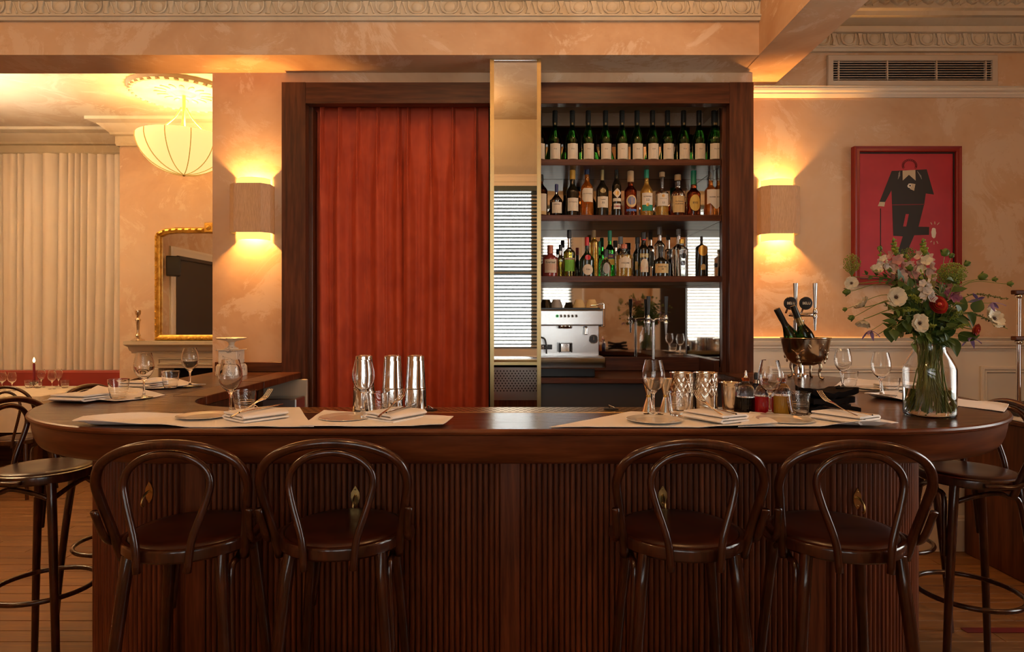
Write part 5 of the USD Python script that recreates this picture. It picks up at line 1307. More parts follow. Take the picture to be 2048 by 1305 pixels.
# ---- marble stand by the pier
p = bar_at(463, 752.5)
p = np.array([(463 - 1024) * 3.40 / F, 3.40, ZT])
t = thing('marble_stand', 'small veined marble tazza standing on a square marble block', 'marble ornament', p)
part(t, 'round_base', lathe([(0, 0), (0.078, 0), (0.080, 0.006), (0.078, 0.05), (0.070, 0.062), (0.055, 0.066), (0, 0.066)], 32), 'marble', 40)
part(t, 'block', box(-0.050, 0.050, -0.050, 0.050, 0.067, 0.136, 0.003), 'marble')
part(t, 'cap', box(-0.060, 0.060, -0.060, 0.060, 0.137, 0.142, 0.002), 'marble')
part(t, 'tazza', lathe([(0, 0.143), (0.035, 0.143), (0.036, 0.148), (0.020, 0.155), (0.013, 0.165), (0.016, 0.178), (0.024, 0.186), (0.074, 0.198), (0.078, 0.203), (0.074, 0.206), (0.03, 0.198), (0, 0.196)], 32), 'marble', 40)

# ================================================================ PICTURE
YP = YR - 0.03
x0, x1, z0, z1 = at(1707, 0, YP)[0], at(1922, 0, YP)[0], at(0, 570, YP)[2], at(0, 293, YP)[2]
t = thing('framed_picture', 'red framed picture of a stout figure in black kicking one leg', 'picture')
part(t, 'frame', rectframe(x0, x1, z0, z1, [(0, YR - 0.002), (0, YP - 0.008), (0.004, YP - 0.014), (0.016, YP - 0.010), (0.030, YP - 0.012), (0.034, YP - 0.008), (0.036, YR - 0.012)]), 'frame_red', 25)
part(t, 'slip', rectframe(x0 + 0.034, x1 - 0.034, z0 + 0.034, z1 - 0.034, [(0, YR - 0.006), (0, YP + 0.006), (0.007, YP + 0.006), (0.007, YR - 0.006)]), 'art_black', False)
cv_ = part(t, 'canvas', box(x0 + 0.036, x1 - 0.036, YP + 0.012, YP + 0.02, z0 + 0.036, z1 - 0.036), 'art_red', False)
def art(pts, mat, lift=0.0006, name='painted_shape', holes=None):
    """polygon in pixels of a 4.66x enlargement of the photograph's picture area"""
    w = [at(1680 + a / 4.662, 280 + b / 4.662, YP + 0.012) for a, b in pts]
    poly = Polygon([(q[0], q[2]) for q in w], [[(at(1680 + a / 4.662, 280 + b / 4.662, YP + 0.012)[0], at(1680 + a / 4.662, 280 + b / 4.662, YP + 0.012)[2]) for a, b in hh] for hh in holes] if holes else None)
    m = upright(extr(poly.buffer(0), 0.0005))
    m[0][:, 1] += YP + 0.012 - lift + 0.0005
    part(cv_, name, fix(m), mat, False)
art([(482, 290), (808, 275), (876, 510), (800, 500), (785, 600), (732, 810), (832, 812), (830, 886), (692, 890), (640, 1010), (600, 1110), (520, 1110), (585, 900), (496, 895), (480, 470), (420, 580), (368, 578)], 'art_black', holes=[[(612, 692), (642, 692), (618, 808), (588, 808)]])
art([(582, 287), (702, 280), (704, 380), (642, 326), (584, 380)], 'art_cream', 0.0012)
art([(655, 405), (702, 412), (690, 475), (650, 458)], 'art_cream', 0.0012)
art([(626, 430), (640, 408), (660, 408), (668, 430), (655, 448), (636, 448)], 'art_white', 0.0014)
art([(642, 428), (650, 418), (660, 424), (656, 438)], 'art_black', 0.0018)
art([(368, 578), (420, 580), (412, 622), (352, 618)], 'art_cream', 0.0012)
art([(374, 640), (382, 640), (382, 1100), (374, 1100)], 'art_black', 0.0012)
art([(484, 602), (788, 597), (787, 606), (484, 611)], 'art_dark_red', 0.0012)
art([(850, 860), (858, 825), (873, 820), (890, 828), (896, 870), (888, 910), (872, 920), (856, 905)], 'art_white', 0.0012)
for a, b, c_, d in ((845, 770, 856, 790), (882, 762, 884, 788), (925, 772, 905, 792), (842, 955, 856, 942), (876, 976, 876, 950), (912, 968, 900, 944)):
    n_ = np.array([-(d - b), c_ - a]) / math.hypot(c_ - a, d - b) * 4
    art([(a + n_[0], b + n_[1]), (c_ + n_[0], d + n_[1]), (c_ - n_[0], d - n_[1]), (a - n_[0], b - n_[1])], 'art_cream', 0.0012)
for s_, cx_ in ((-1, 566), (1, 728)):
    for k in range(4):
        a, c_ = cx_ + s_ * 5 * k, cx_ + s_ * (5 * k + 14)
        b, d = 292 + 12 * k, 302 + 16 * k
        art([(a - 10 + 5 * k, b), (a - 4 + 5 * k, b), (c_ - 4 + 3 * k, d + 16), (c_ - 10 + 3 * k, d + 16)], 'art_grey', 0.0012)
for k in range(14):
    a = math.radians(-20 + 220 * k / 13)
    cxx, cyy = 648 + 62 * math.cos(a), 240 - 52 * math.sin(a)
    art([(cxx + 12 * math.cos(q), cyy + 12 * math.sin(q)) for q in np.linspace(0, 6.28, 9)[:-1]], 'art_dark_red', 0.0012, holes=[[(cxx + 6 * math.cos(q), cyy + 6 * math.sin(q)) for q in np.linspace(0, 6.28, 7)[:-1]]])

# ================================================================ FAR ROOM
nf = 620
u = np.linspace(XL + 0.02, -4.06, nf)
vz = np.linspace(0, 1, 30)
U, V = np.meshgrid(u, vz, indexing='ij')
ph = 44 * U + 9 * (meshkit.noise(np.stack([U * 3.1, V * 0.10, np.zeros_like(U)], -1), 2)) * 4.5 + 1.2 * V * np.sin(U * 5)
amp = 0.045 * (0.5 + 0.8 * meshkit.noise(np.stack([U * 3.0, V * 0.6, np.ones_like(U)], -1), 7))
sh = np.abs(np.sin(ph / 1.5)) ** 0.6
zt_, zb_ = 3.19, at(0, 737, 6.78)[2] - 0.02
Z = zt_ + (zb_ - zt_) * V
P = np.stack([U, 6.80 - amp * 1.6 * sh, Z], -1)
c = thing('cream_curtain', 'long cream curtain gathered in soft folds across the far window', 'curtain')
part(c, 'cloth', grid(P, thick=(0, 0.004, 0), flip=True), 'cream_drape', True)
part(c, 'hem', box(XL + 0.02, -4.08, 6.775, 6.80, zb_ - 0.03, zb_ + 0.0, 0.004), 'cream_drape')
struct('window_3', box(XL + 0.4, -4.3, 6.84, 6.852, zb_ + 0.1, 3.1), 'panel_paint', label='covered window behind the cream curtain')
t = thing('banquette', 'dark red upholstered banquette along the far wall under the curtain', 'banquette')
part(t, 'back', box(XL + 0.01, -4.09, 6.60, 6.74, 0.42, at(0, 742, 6.6)[2], 0.02), 'banquette_red')
part(t, 'seat', box(XL + 0.01, -4.09, 6.16, 6.60, 0.30, 0.46, 0.03), 'banquette_red')
part(t, 'plinth', box(XL + 0.01, -4.09, 6.20, 6.74, 0, 0.30), 'mahogany_h')
# table with cloth
t = thing('dining_table', 'long dining table under a white cloth before the red banquette', 'table')
part(t, 'top', box(-5.4, -4.02, 5.32, 6.10, 0.715, 0.745, 0.005), 'mahogany_h')
for x in (-5.3, -4.12):
    for y in (5.42, 6.0):
        part(t, 'leg', box(x - 0.03, x + 0.03, y - 0.03, y + 0.03, 0, 0.715, 0.004), 'mahogany_v')
def tablecloth(x0, x1, y0, y1, z, drop, label, seed):
    nx, ny, nd = 40, 24, 10
    us = np.concatenate([np.linspace(-drop, 0, nd)[:-1], np.linspace(0, x1 - x0, nx), np.linspace(x1 - x0, x1 - x0 + drop, nd)[1:]])
    vs = np.concatenate([np.linspace(-drop, 0, nd)[:-1], np.linspace(0, y1 - y0, ny), np.linspace(y1 - y0, y1 - y0 + drop, nd)[1:]])
    U, V = np.meshgrid(us, vs, indexing='ij')
    du = np.maximum(0, np.maximum(-U, U - (x1 - x0))); dv = np.maximum(0, np.maximum(-V, V - (y1 - y0)))
    d = np.maximum(du, dv)
    X = x0 + np.clip(U, 0, x1 - x0); Y = y0 + np.clip(V, 0, y1 - y0)
    wv = 0.012 + 0.018 * meshkit.noise(np.stack([X * 7, Y * 7, np.full_like(X, seed)], -1), seed)
    X = X + np.sign(U - (x1 - x0) / 2) * (du > 0) * (0.008 + wv * d / drop); Y = Y + np.sign(V - (y1 - y0) / 2) * (dv > 0) * (0.008 + wv * d / drop)
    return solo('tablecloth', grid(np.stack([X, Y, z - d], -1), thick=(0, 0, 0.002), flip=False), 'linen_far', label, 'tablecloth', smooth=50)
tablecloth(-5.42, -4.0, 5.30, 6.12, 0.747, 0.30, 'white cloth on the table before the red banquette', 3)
zt2 = 0.750
p = np.array([(68 - 1024) * 6.0 / F, 6.0, zt2])
t = thing('candle', 'lit burgundy taper candle in a small glass holder', 'candle', p)
part(t, 'holder', lathe([(0, 0), (0.034, 0), (0.036, 0.004), (0.034, 0.05), (0.030, 0.052), (0.012, 0.02), (0, 0.02)], 20), 'glass', 40)
part(t, 'taper', lathe([(0, 0.02), (0.0115, 0.02), (0.0100, 0.225), (0.004, 0.232), (0, 0.230)], 14), 'candle_wax', 40)
part(t, 'wick', tube([(0, 0, 0.228), (0, 0, 0.242)], 0.0015, 5), 'wick', True)
part(t, 'flame', lathe([(0, 0.234), (0.009, 0.246), (0.012, 0.256), (0.007, 0.274), (0, 0.290)], 12), 'flame_glow', True)
for k, (px, dd) in enumerate(((4, 5.75), (24, 5.7), (83, 6.0), (104, 5.85), (117, 6.05))):
    wine_glass(((px - 1024) * dd / F, dd, zt2), ('wine glass at the near corner of the far table, first in the row', 'wine glass just left of the burgundy candle on the far table', 'wine glass just right of the burgundy candle on the far table', 'wine glass second right of the burgundy candle on the far table', 'wine glass farthest right on the far white table')[k])
for k, px in enumerate((58, 76, 130)):
    p = ((px - 1024) * 5.95 / F, 5.95, zt2)
    tumbler(p, ('small tumbler left of the burgundy candle', 'small tumbler right of the burgundy candle', 'small tumbler at the end of the far table')[k])
# chimneypiece
t = thing('chimneypiece', 'cream painted chimneypiece with a deep moulded shelf', 'fireplace', (0, 0, 0))
mcx = -3.12
zm_ = at(0, 683, 6.3)[2]
sh_prof = [(6.5, zm_ - 0.13), (6.44, zm_ - 0.13), (6.43, zm_ - 0.11), (6.40, zm_ - 0.10), (6.37, zm_ - 0.06), (6.31, zm_ - 0.04), (6.30, zm_ - 0.035), (6.30, zm_), (6.5, zm_)]
part(t, 'shelf', prism(sh_prof, mcx - 0.80, mcx + 0.80), 'mantel_paint', 20)
part(t, 'frieze', box(mcx - 0.70, mcx + 0.70, 6.42, 6.5, 0.90, zm_ - 0.125, 0.004), 'mantel_paint')
part(t, 'frieze_moulding', rectframe(mcx - 0.52, mcx + 0.52, 0.93, zm_ - 0.17, [(0, 6.42), (0.006, 6.405), (0.018, 6.405), (0.024, 6.42)]), 'mantel_paint', 20)
for s_ in (-1, 1):
    part(t, 'jamb', box(*sorted((mcx + s_ * 0.50, mcx + s_ * 0.70)), 6.40, 6.5, 0, 0.90, 0.006), 'mantel_paint')
part(t, 'firebox', J(box(mcx - 0.5, mcx + 0.5, 6.70, 6.74, 0, 0.9), box(mcx - 0.5, mcx + 0.5, 6.5, 6.74, 0, 0.02)), 'black_void', False)
# gilt mirror
mx0_, mx1_, mz0, mz1 = mcx - 0.57, mcx + 0.57, zm_ + 0.002, at(0, 455, 6.45)[2]
t = thing('gilt_mirror', 'tall gilt framed mirror standing on the chimneypiece', 'mirror')
sec = [(0.0, 6.495), (0.0, 6.455), (0.012, 6.435), (0.03, 6.430), (0.045, 6.445), (0.055, 6.45), (0.06, 6.48)]
path = [(mx0_, mz0), (mx1_, mz0), (mx1_, mz1 - 0.09), (mx1_ - 0.02, mz1 - 0.05), (mx1_ - 0.10, mz1 - 0.012), (mx1_ - 0.22, mz1), (mx0_ + 0.22, mz1), (mx0_ + 0.10, mz1 - 0.012), (mx0_ + 0.02, mz1 - 0.05), (mx0_, mz1 - 0.09)]
pg = Polygon(path)
L = []
for i, y in sec + [sec[0]]:
    g = pg.buffer(-i, join_style='mitre') if i else pg
    c_ = np.array(g.exterior.coords)[:-1]
    if len(c_) != len(path):
        c_ = np.array([g.exterior.interpolate(q, normalized=True).coords[0] for q in np.linspace(0, 1, len(path), endpoint=False)])
    k0 = np.argmin(np.abs(c_ - np.array(path[0])).sum(1)); c_ = np.roll(c_, -k0, 0)
    if Polygon(c_).exterior.is_ccw != pg.exterior.is_ccw:
        c_ = np.roll(c_[::-1], 1, 0)
    L.append(np.stack([c_[:, 0], np.full(len(c_), y), c_[:, 1]], 1))
L = np.array(L); L = np.concatenate([L, L[:, :1]], 1)
part(t, 'frame', fix(grid(L)), 'gold_leaf', 30)
gcoords = np.array(pg.buffer(-0.055).exterior.coords)
part(t, 'glass', tr(upright(extr(Polygon(gcoords), 0.004)), (0, 6.484, 0)), 'mirror', False)
ring_ = pg.buffer(-0.022)
nb = 64
bd_ = ell(0.016, 0.012, 0.009, sub=1)
for k in range(nb):
    q0, q1 = ring_.exterior.interpolate(k / nb, normalized=True), ring_.exterior.interpolate((k + .5) / nb, normalized=True)
    ang = math.degrees(math.atan2(q1.y - q0.y, q1.x - q0.x))
    part(t, 'carved_leaf', tr(bd_, (q0.x, 6.432, q0.y), ry=-ang - 25), 'gold_leaf', True)
part(t, 'crest', union(box(mcx - 0.045, mcx + 0.045, 6.42, 6.45, mz1 - 0.055, mz1 + 0.045, 0.006), tr(ell(0.026, 0.016, 0.03), (mcx, 6.42, mz1 - 0.005))), 'gold_leaf', 40)
p = np.array([(276 - 1024) * 6.36 / F, 6.36, zm_ + 0.001])
t = thing('candlestick', 'turned silver candlestick on the chimneypiece', 'candlestick', p)
part(t, 'stick', lathe([(0, 0), (0.062, 0), (0.065, 0.006), (0.055, 0.016), (0.035, 0.024), (0.018, 0.04), (0.026, 0.055), (0.016, 0.075), (0.012, 0.10), (0.016, 0.16), (0.020, 0.20), (0.030, 0.215), (0.014, 0.235), (0.018, 0.26), (0.026, 0.275), (0.028, 0.305), (0.024, 0.315), (0.012, 0.312), (0, 0.30)], 24), 'silver', 40)

# ================================================================ RIGHT HAND SIDE
t = thing('wooden_sideboard', 'dark grained wooden sideboard standing past the end of the bar', 'sideboard')
part(t, 'carcass', box(2.72, 3.75, 3.30, 3.76, 0.0, 0.83, 0.004), 'mahogany_v')
part(t, 'top', box(2.70, 3.78, 3.28, 3.765, 0.831, 0.855, 0.004), 'mahogany_h')
solo('linen_cloth', box(2.71, 3.5, 3.32, 3.70, 0.857, 0.868, 0.003), 'linen', 'folded white cloth lying on the dark sideboard', 'cloth')
t = thing('service_trolley', 'wooden trolley with chrome posts standing on the sideboard side of the wall', 'trolley')
D_ = 3.45
tx = at(2037, 0, D_)[0]
part(t, 'post', tube([(tx, D_, 0.87), (tx, D_, at(0, 590, D_)[2])], 0.012, 12), 'chrome', True)
part(t, 'post', tube([(tx + 0.6, D_, 0.87), (tx + 0.6, D_, at(0, 590, D_)[2])], 0.012, 12), 'chrome', True)
for py in (585, 677):
    z = at(0, py, D_)[2]
    part(t, 'wooden_rail', box(tx - 0.03, tx + 0.66, D_ - 0.02, D_ + 0.02, z - 0.012, z + 0.012, 0.004), 'mahogany_h')
    part(t, 'joint', ell(0.020, 0.020, 0.016, (tx, D_, z - 0.022)), 'chrome', True)
part(t, 'tray', box(tx - 0.02, tx + 0.65, D_ - 0.02, D_ + 0.25, 0.869, 0.92, 0.004), 'black_paint')
solo('floor_tape', box(2.04, 3.6, 2.80, 2.845, 0.0004, 0.0012), 'tape', 'strip of dark red tape stuck to the floor boards', 'tape', smooth=False)
t = thing('loudspeaker', 'black loudspeaker high in the corner by the side window', 'loudspeaker', (XL + 0.16, 2.93, 2.25), rot=(0, 0, 60))
part(t, 'cabinet', box(-0.11, 0.11, -0.10, 0.10, -0.16, 0.16, 0.01), 'black_plastic')
part(t, 'grille', box(-0.10, 0.10, -0.105, -0.101, -0.15, 0.15), 'black_paint')
# ================================================================ THE BOUQUET
VB = bar_at(1859, 832)
t = thing('flower_vase', 'clear glass bottle vase of water holding the mixed bouquet', 'vase', VB)
vo = [(0.0, 0.0), (0.068, 0.0), (0.0725, 0.005), (0.0735, 0.012), (0.0735, 0.148), (0.071, 0.160), (0.060, 0.182), (0.048, 0.203), (0.0445, 0.214), (0.0450, 0.226), (0.0462, 0.230)]
part(t, 'glass', lathe(vo + [(0.0440, 0.230), (0.0425, 0.214), (0.046, 0.202), (0.058, 0.181), (0.069, 0.158), (0.0715, 0.147), (0.0715, 0.013), (0.068, 0.008), (0, 0.007)], 48), 'glass', 50)
part(t, 'water', lathe([(0, 0.0078), (0.067, 0.0078), (0.0708, 0.0135), (0.0708, 0.088), (0, 0.088)], 48), 'water', 50)
NECK = VB + [0, 0, 0.225]
fr = random.Random(4)

def frame(n, up=(0, 0, 1)):
    n = np.asarray(n, float); n /= np.linalg.norm(n)
    a = np.cross(up, n)
    if np.linalg.norm(a) < 1e-3:
        a = np.array([1.0, 0, 0])
    a /= np.linalg.norm(a)
    return np.stack([a, np.cross(n, a), n], 1)
def onto(m, n, p, up=(0, 0, 1)):
    v, f = m
    return v @ frame(n, up).T + p, f
def petal(L, W, cup=0.25, tip=0.75, ruffle=0.0, seed=0, nu=7, nv=7):
    u, v = np.meshgrid(np.linspace(0, 1, nu), np.linspace(-1, 1, nv), indexing='ij')
    wd = W * (0.18 + 0.82 * np.sin(np.pi * np.clip(u * tip + 0.06, 0, 1)) ** 0.8)
    x = L * u * (1 - 0.08 * v * v * u)
    z = cup * L * u ** 1.6 + 0.18 * W * v * v * u
    if ruffle:
        z = z + ruffle * (meshkit.noise(np.stack([u * 4 + seed, v * 3, v * 0 + seed], -1), seed) - 0.5) * u
    return grid(np.stack([x, wd * v, z], -1), thick=(0, 0, -0.0005))
def rotz(m, a):
    return tr(m, rz=a)
def floret(s, lobes=5, cup=0.5, seed=0):
    u, a = np.meshgrid(np.linspace(0.06, 1, 6), np.linspace(0, 2 * math.pi, 26), indexing='ij')
    lob = 0.72 + 0.28 * np.abs(np.cos(a * lobes / 2))
    r_ = s * u * lob
    z = cup * s * (u ** 1.5) + 0.18 * s * np.sin(a * lobes + seed) * u * u
    return grid(np.stack([r_ * np.cos(a), r_ * np.sin(a), z], -1), thick=(0, 0, -0.0006))
def leafm(L, W, droop=0.25, fold=0.35):
    u, v = np.meshgrid(np.linspace(0, 1, 9), np.linspace(-1, 1, 5), indexing='ij')
    wd = W * np.sin(np.pi * u ** 0.8) ** 0.9 * (1 - 0.25 * u)
    return grid(np.stack([L * u, wd * v, -droop * L * u * u + fold * wd * np.abs(v)], -1), thick=(0, 0, -0.0004))

class Stem:
    def __init__(s, name, label, cat, head, bend=0.0, r=0.0017, mat='stem_green', group=None):
        s.head = np.asarray(head, float)
        d = s.head - NECK
        a = math.atan2(d[1], d[0]) + fr.uniform(-0.4, 0.4)
        rb_ = fr.uniform(0.02, 0.064)
        b_ = fr.uniform(0, 6.28)
        base = VB + [-rb_ * math.cos(b_), -rb_ * math.sin(b_), 0.012 + fr.uniform(0, 0.012)]
        n_ = fr.uniform(.5, 1.02) * 0.038
        nk = NECK + [n_ * math.cos(a), n_ * math.sin(a), -0.012]
        mid = nk + (s.head - nk) * 0.5 + np.array([d[0] * -0.12, d[1] * -0.12, abs(d[0]) * 0.35 + bend])
        s.path = spline([base, nk, mid, s.head], 26)
        s.base = base
        s.t = thing(name, label, cat, base, group=group)
        part(s.t, 'stem', tube(s.path - base, np.linspace(r * 1.25, r * 0.75, 26), 6), mat, True)
        s.dir = s.path[-1] - s.path[-3]; s.dir /= np.linalg.norm(s.dir)
    def add(s, name, m, mat, smooth=True, kind=None, parent=None):
        v, f = m
        return part(parent or s.t, name, (v - s.base, f), mat, smooth, kind=kind)
def fp(px, py, dy=0.0):
    return at(px, py, VB[1] + dy)

def anemone(label, px, py, dia, n=(0, -1, 0.2), dy=-0.06, mat='petal_cream', eye=True, cup=0.18):
    p = fp(px, py, dy); r_ = dia * p[1] / F / 2
    s = Stem('anemone', label, 'flower', p - np.asarray(n, float) / np.linalg.norm(n) * 0.006)
    k = 0
    for ring_, cnt, sc, cu in ((0, 6, 1.0, cup), (1, 5, 0.82, cup + 0.14)):
        for j in range(cnt):
            m = rotz(petal(r_ * sc * fr.uniform(.9, 1.05), r_ * 0.52 * sc, cu + fr.uniform(-.08, .08), 0.78, 0.006, k), 360 / cnt * j + 31 * ring_ + fr.uniform(-9, 9))
            s.add('petal', onto((m[0] + [0, 0, 0.0012 * ring_ + 0.0003 * j], m[1]), n, p), mat)
            k += 1
    if eye:
        s.add('eye', onto(ell(r_ * .16, r_ * .16, r_ * .12, (0, 0, r_ * .1), 2), n, p), 'seed_brown')
        st = [tube([(0.0, 0, 0.001), (r_ * .26 * math.cos(q), r_ * .26 * math.sin(q), r_ * .16)], 0.0005, 4) for q in np.linspace(0, 6.28, 13)[:-1]]
        s.add('stamens', onto(J(*st), n, p), 'seed_brown', kind='stuff')
    else:
        s.add('calyx', onto(lathe([(0, 0.006), (r_ * .2, 0.004), (r_ * .25, 0), (0, -0.004)][::-1], 10), n, p), 'leaf_mid')
anemone('open white anemone highest in the middle of the bouquet, facing out', 1791, 595, 42, (-0.05, -1, 0.15), -0.10)
anemone('open white anemone low in the middle of the bouquet, facing out', 1838, 647, 40, (0.1, -1, 0.1), -0.11)
anemone('small white anemone with a brown eye at the far left edge of the bouquet', 1703, 567, 27, (-0.5, -1, 0.1), -0.04)
anemone('large white anemone at the right edge of the bouquet above the orange flower', 1987, 638, 47, (0.3, -1, 0.45), -0.04)
anemone('cream anemone turned away, left of the lower white blooms', 1727, 612, 33, (-0.7, 0.2, 0.75), -0.03, eye=False, cup=0.5)
anemone('cream anemone hanging head down at the lower left of the bouquet', 1727, 642, 30, (-0.3, -0.2, -1), -0.02, eye=False, cup=0.6)
anemone('cream anemone half open between the red picture and the green umbel', 1752, 543, 26, (-0.2, -0.8, 0.7), -0.02, eye=False, cup=0.6)

# red ranunculus and an orange one
def ranunculus(label, px, py, dia, mats, n, dy, layers):
    p = fp(px, py, dy); r_ = dia * p[1] / F / 2
    s = Stem('ranunculus', label, 'flower', p - np.asarray(n) * 0.008, r=0.002)
    for L_ in range(layers):
        q = 1 - L_ / (layers + 0.6)
        for j in range(6):
            u, v = np.meshgrid(np.linspace(0.05, 1, 7), np.linspace(-1, 1, 7), indexing='ij')
            th = v * 0.72 + j * math.pi / 3 + L_ * 0.5
            ph = u * (1.05 + 0.55 * L_ / layers)
            rr_ = r_ * q * (1 - 0.06 * v * v * u)
            P = np.stack([rr_ * np.sin(ph) * np.cos(th), rr_ * np.sin(ph) * np.sin(th), rr_ * (1 - np.cos(ph)) * 0.9 - 0.25 * r_ * (1 - L_ / layers) + 0.002 * L_], -1)
            s.add('petal', onto(grid(P, thick=(0, 0, 0.0005)), n, p), mats[L_ % len(mats)])
    s.add('heart', onto(ell(r_ * .18, r_ * .18, r_ * .16, (0, 0, r_ * .30)), n, p), mats[-1])
ranunculus('round red ranunculus at the heart of the bouquet', 1874, 611, 45, ['petal_red', 'petal_red', 'petal_orange'], np.array([0.05, -0.96, 0.28]), -0.10, 5)
ranunculus('frilly orange ranunculus low at the right of the bouquet', 1950, 660, 30, ['petal_orange', 'petal_red'], np.array([0.5, -0.8, -0.2]), -0.05, 4)

def spike(label, tip, foot, dy, mats, size, cnt, bud=9, name='snapdragon'):
    a, b = fp(*tip, dy), fp(*foot, dy)
    s = Stem(name, label, 'flower', b, r=0.0019)
    s.add('spike_stem', tube(spline([b, (a + b) / 2 + [0.002, 0, 0], a], 10), np.linspace(0.0018, 0.0008, 10), 6), 'stem_green')
    L_ = a - b
    for k in range(cnt):
        q = 0.66 * (k + 0.3) / cnt
        th = k * 2.4
        d = np.array([math.cos(th), math.sin(th) * 0.9 - 0.35, 0.25])
        p = b + L_ * q + d * size * 0.55
        sz = size * (1.05 - 0.45 * q) * fr.uniform(.85, 1.12)
        s.add('floret', onto(floret(sz, 5, 0.55, k), d, p), mats[k % len(mats)])
    for k in range(bud):
        q = 0.64 + 0.36 * k / bud
        th = k * 2.4
        d = np.array([math.cos(th), math.sin(th), 0.5])
        rr_ = size * 0.36 * (1.15 - 0.6 * k / bud)
        s.add('bud', onto(ell(rr_ * .75, rr_ * .75, rr_ * 1.2, sub=1), d, b + L_ * q + d * rr_ * .8), 'leaf_lime' if k % 3 else 'leaf_mid')
    s.add('tip', onto(ell(0.003, 0.003, 0.006, sub=1), L_, a), 'leaf_lime')
spike('blush snapdragon spike with a green tip, the one nearer the kicked ball of the picture', (1846, 480), (1852, 566), -0.03, ['petal_blush', 'petal_cream', 'petal_blush'], 0.020, 10, 14)
spike('blush snapdragon spike with a green tip, over the figure\'s standing leg', (1787, 479), (1797, 566), -0.03, ['petal_blush', 'petal_pink'], 0.019, 10, 14)
spike('white stock spike above the red ranunculus', (1842, 542), (1858, 606), -0.09, ['petal_white'], 0.015, 14, 3, 'stock_flower')
spike('dusky pink snapdragon at the right below the lime umbel', (1918, 560), (1898, 606), -0.05, ['petal_mauve', 'petal_pink'], 0.018, 10, 4)
spike('pale pink snapdragon in the upper middle of the bouquet', (1813, 512), (1818, 560), -0.02, ['petal_pink', 'petal_blush'], 0.018, 9, 3)
spike('small white stock at the upper left of the bouquet', (1758, 498), (1770, 545), -0.02, ['petal_white', 'petal_cream'], 0.012, 9, 5, 'stock_flower')

def umbel(label, px, py, wpx, hpx, dy, mat, cnt=170):
    p = fp(px, py, dy); rx_, rz_ = wpx * p[1] / F / 2, hpx * p[1] / F / 2
    s = Stem('green_umbel', label, 'flower', p - [0, 0, rz_ * 1.1], r=0.0015)
    rays, beads = [], []
    b0 = trimesh.creation.icosphere(0); b0 = (np.asarray(b0.vertices), np.asarray(b0.faces))
    for k in range(cnt):
        z = 1 - 1.75 * (k + .5) / cnt; a = k * 2.399963
        g_ = fr.uniform(.25, 1.02) ** .45; q = math.sqrt(max(0, 1 - z * z)) * g_; z = z * g_
        e_ = p + np.array([rx_ * q * math.cos(a), rx_ * .8 * q * math.sin(a), rz_ * z])
        beads.append(tr(b0, e_, s=fr.uniform(.0014, .0024)))
        if k % 6 == 0:
            rays.append(tube([s.head, (s.head + e_) / 2 + [0, 0, 0.002], e_], 0.0005, 4))
    s.add('rays', J(*rays), 'stem_green', kind='stuff')
    s.add('florets', J(*beads), mat, kind='stuff')
umbel('lime green umbel at the right in front of the picture corner', 1903, 548, 56, 46, -0.04, 'leaf_lime', 620)
umbel('green umbel leaning out at the far left of the bouquet', 1704, 529, 34, 44, -0.02, 'leaf_lime', 200)
umbel('small green umbel between the two snapdragon tips', 1818, 508, 34, 26, 0.03, 'leaf_mid', 130)

def bud(label, px, py, dia, dy, n=None):
    p = fp(px, py, dy); r_ = dia * p[1] / F / 2
    s = Stem('flower_bud', label, 'flower bud', p, bend=0.01, r=0.0012)
    d = s.dir if n is None else np.asarray(n, float)
    prof = [(0, -r_), (r_ * .7, -r_ * .8), (r_, -r_ * .1), (r_ * .8, r_ * .7), (r_ * .3, r_ * 1.15), (0, r_ * 1.25)]
    s.add('bud', onto(lathe(prof, 12), d, p), 'leaf_mid')
    for k in range(4):
        s.add('sepal', onto(rotz(petal(r_ * 1.3, r_ * .5, 1.2, .8, nu=5, nv=4), 90 * k), d, p - d * r_ * .9), 'leaf_dark' if k % 2 else 'leaf_mid')
for a in (('green bud at the far left below the small white anemone', 1694, 584, 13, -.02), ('green bud on a curling stem, lower far left of the bouquet', 1690, 619, 8, 0.0), ('dark green bud just below the curling one at the lower left', 1703, 636, 11, -.03),
          ('green bud at the top left of the bouquet against the picture', 1760, 497, 9, 0.0), ('plump bud rising at the top right, before the picture frame', 1890, 506, 15, 0.0), ('smaller bud beside the plump one at the top right', 1903, 512, 10, .02),
          ('bud at the upper right just clear of the picture frame', 1934, 528, 11, 0.0), ('plump bud on a straight stem at the right of the bouquet', 1965, 554, 15, -.02), ('small bud right of the plump straight-stemmed one', 1989, 559, 9, .01),
          ('bud reaching farthest right on a long stem', 2020, 568, 10, -.02), ('yellow-green bud in the middle above the white stock', 1820, 537, 12, -.08), ('bud in the left middle before the blush snapdragon', 1780, 541, 8, -.07)):
    bud(*a)

def clematis(label, px, py, size, dy, n):
    p = fp(px, py, dy); r_ = size * p[1] / F
    s = Stem('clematis', label, 'flower', p, r=0.0011)
    for k in range(4):
        s.add('petal', onto(rotz(petal(r_, r_ * .2, 0.9, .95, .004, k, nu=8, nv=5), 90 * k + 20), n, p), 'petal_purple')
    s.add('centre', onto(ell(r_ * .08, r_ * .08, r_ * .18, (0, 0, r_ * .12), 1), n, p), 'leaf_lime')
clematis('purple clematis drooping before the big leaf at the lower left', 1741, 662, 17, -.06, (-.2, -.4, -1))
clematis('purple clematis near the right edge above the white anemone', 1983, 606, 18, -.03, (.5, -.3, -1))
clematis('half open purple clematis left of the drooping one at the right', 1955, 599, 15, -.02, (-.6, -.6, -.1))
clematis('striped purple clematis hanging under the orange ranunculus', 1942, 676, 17, -.06, (-.3, -.5, -1))

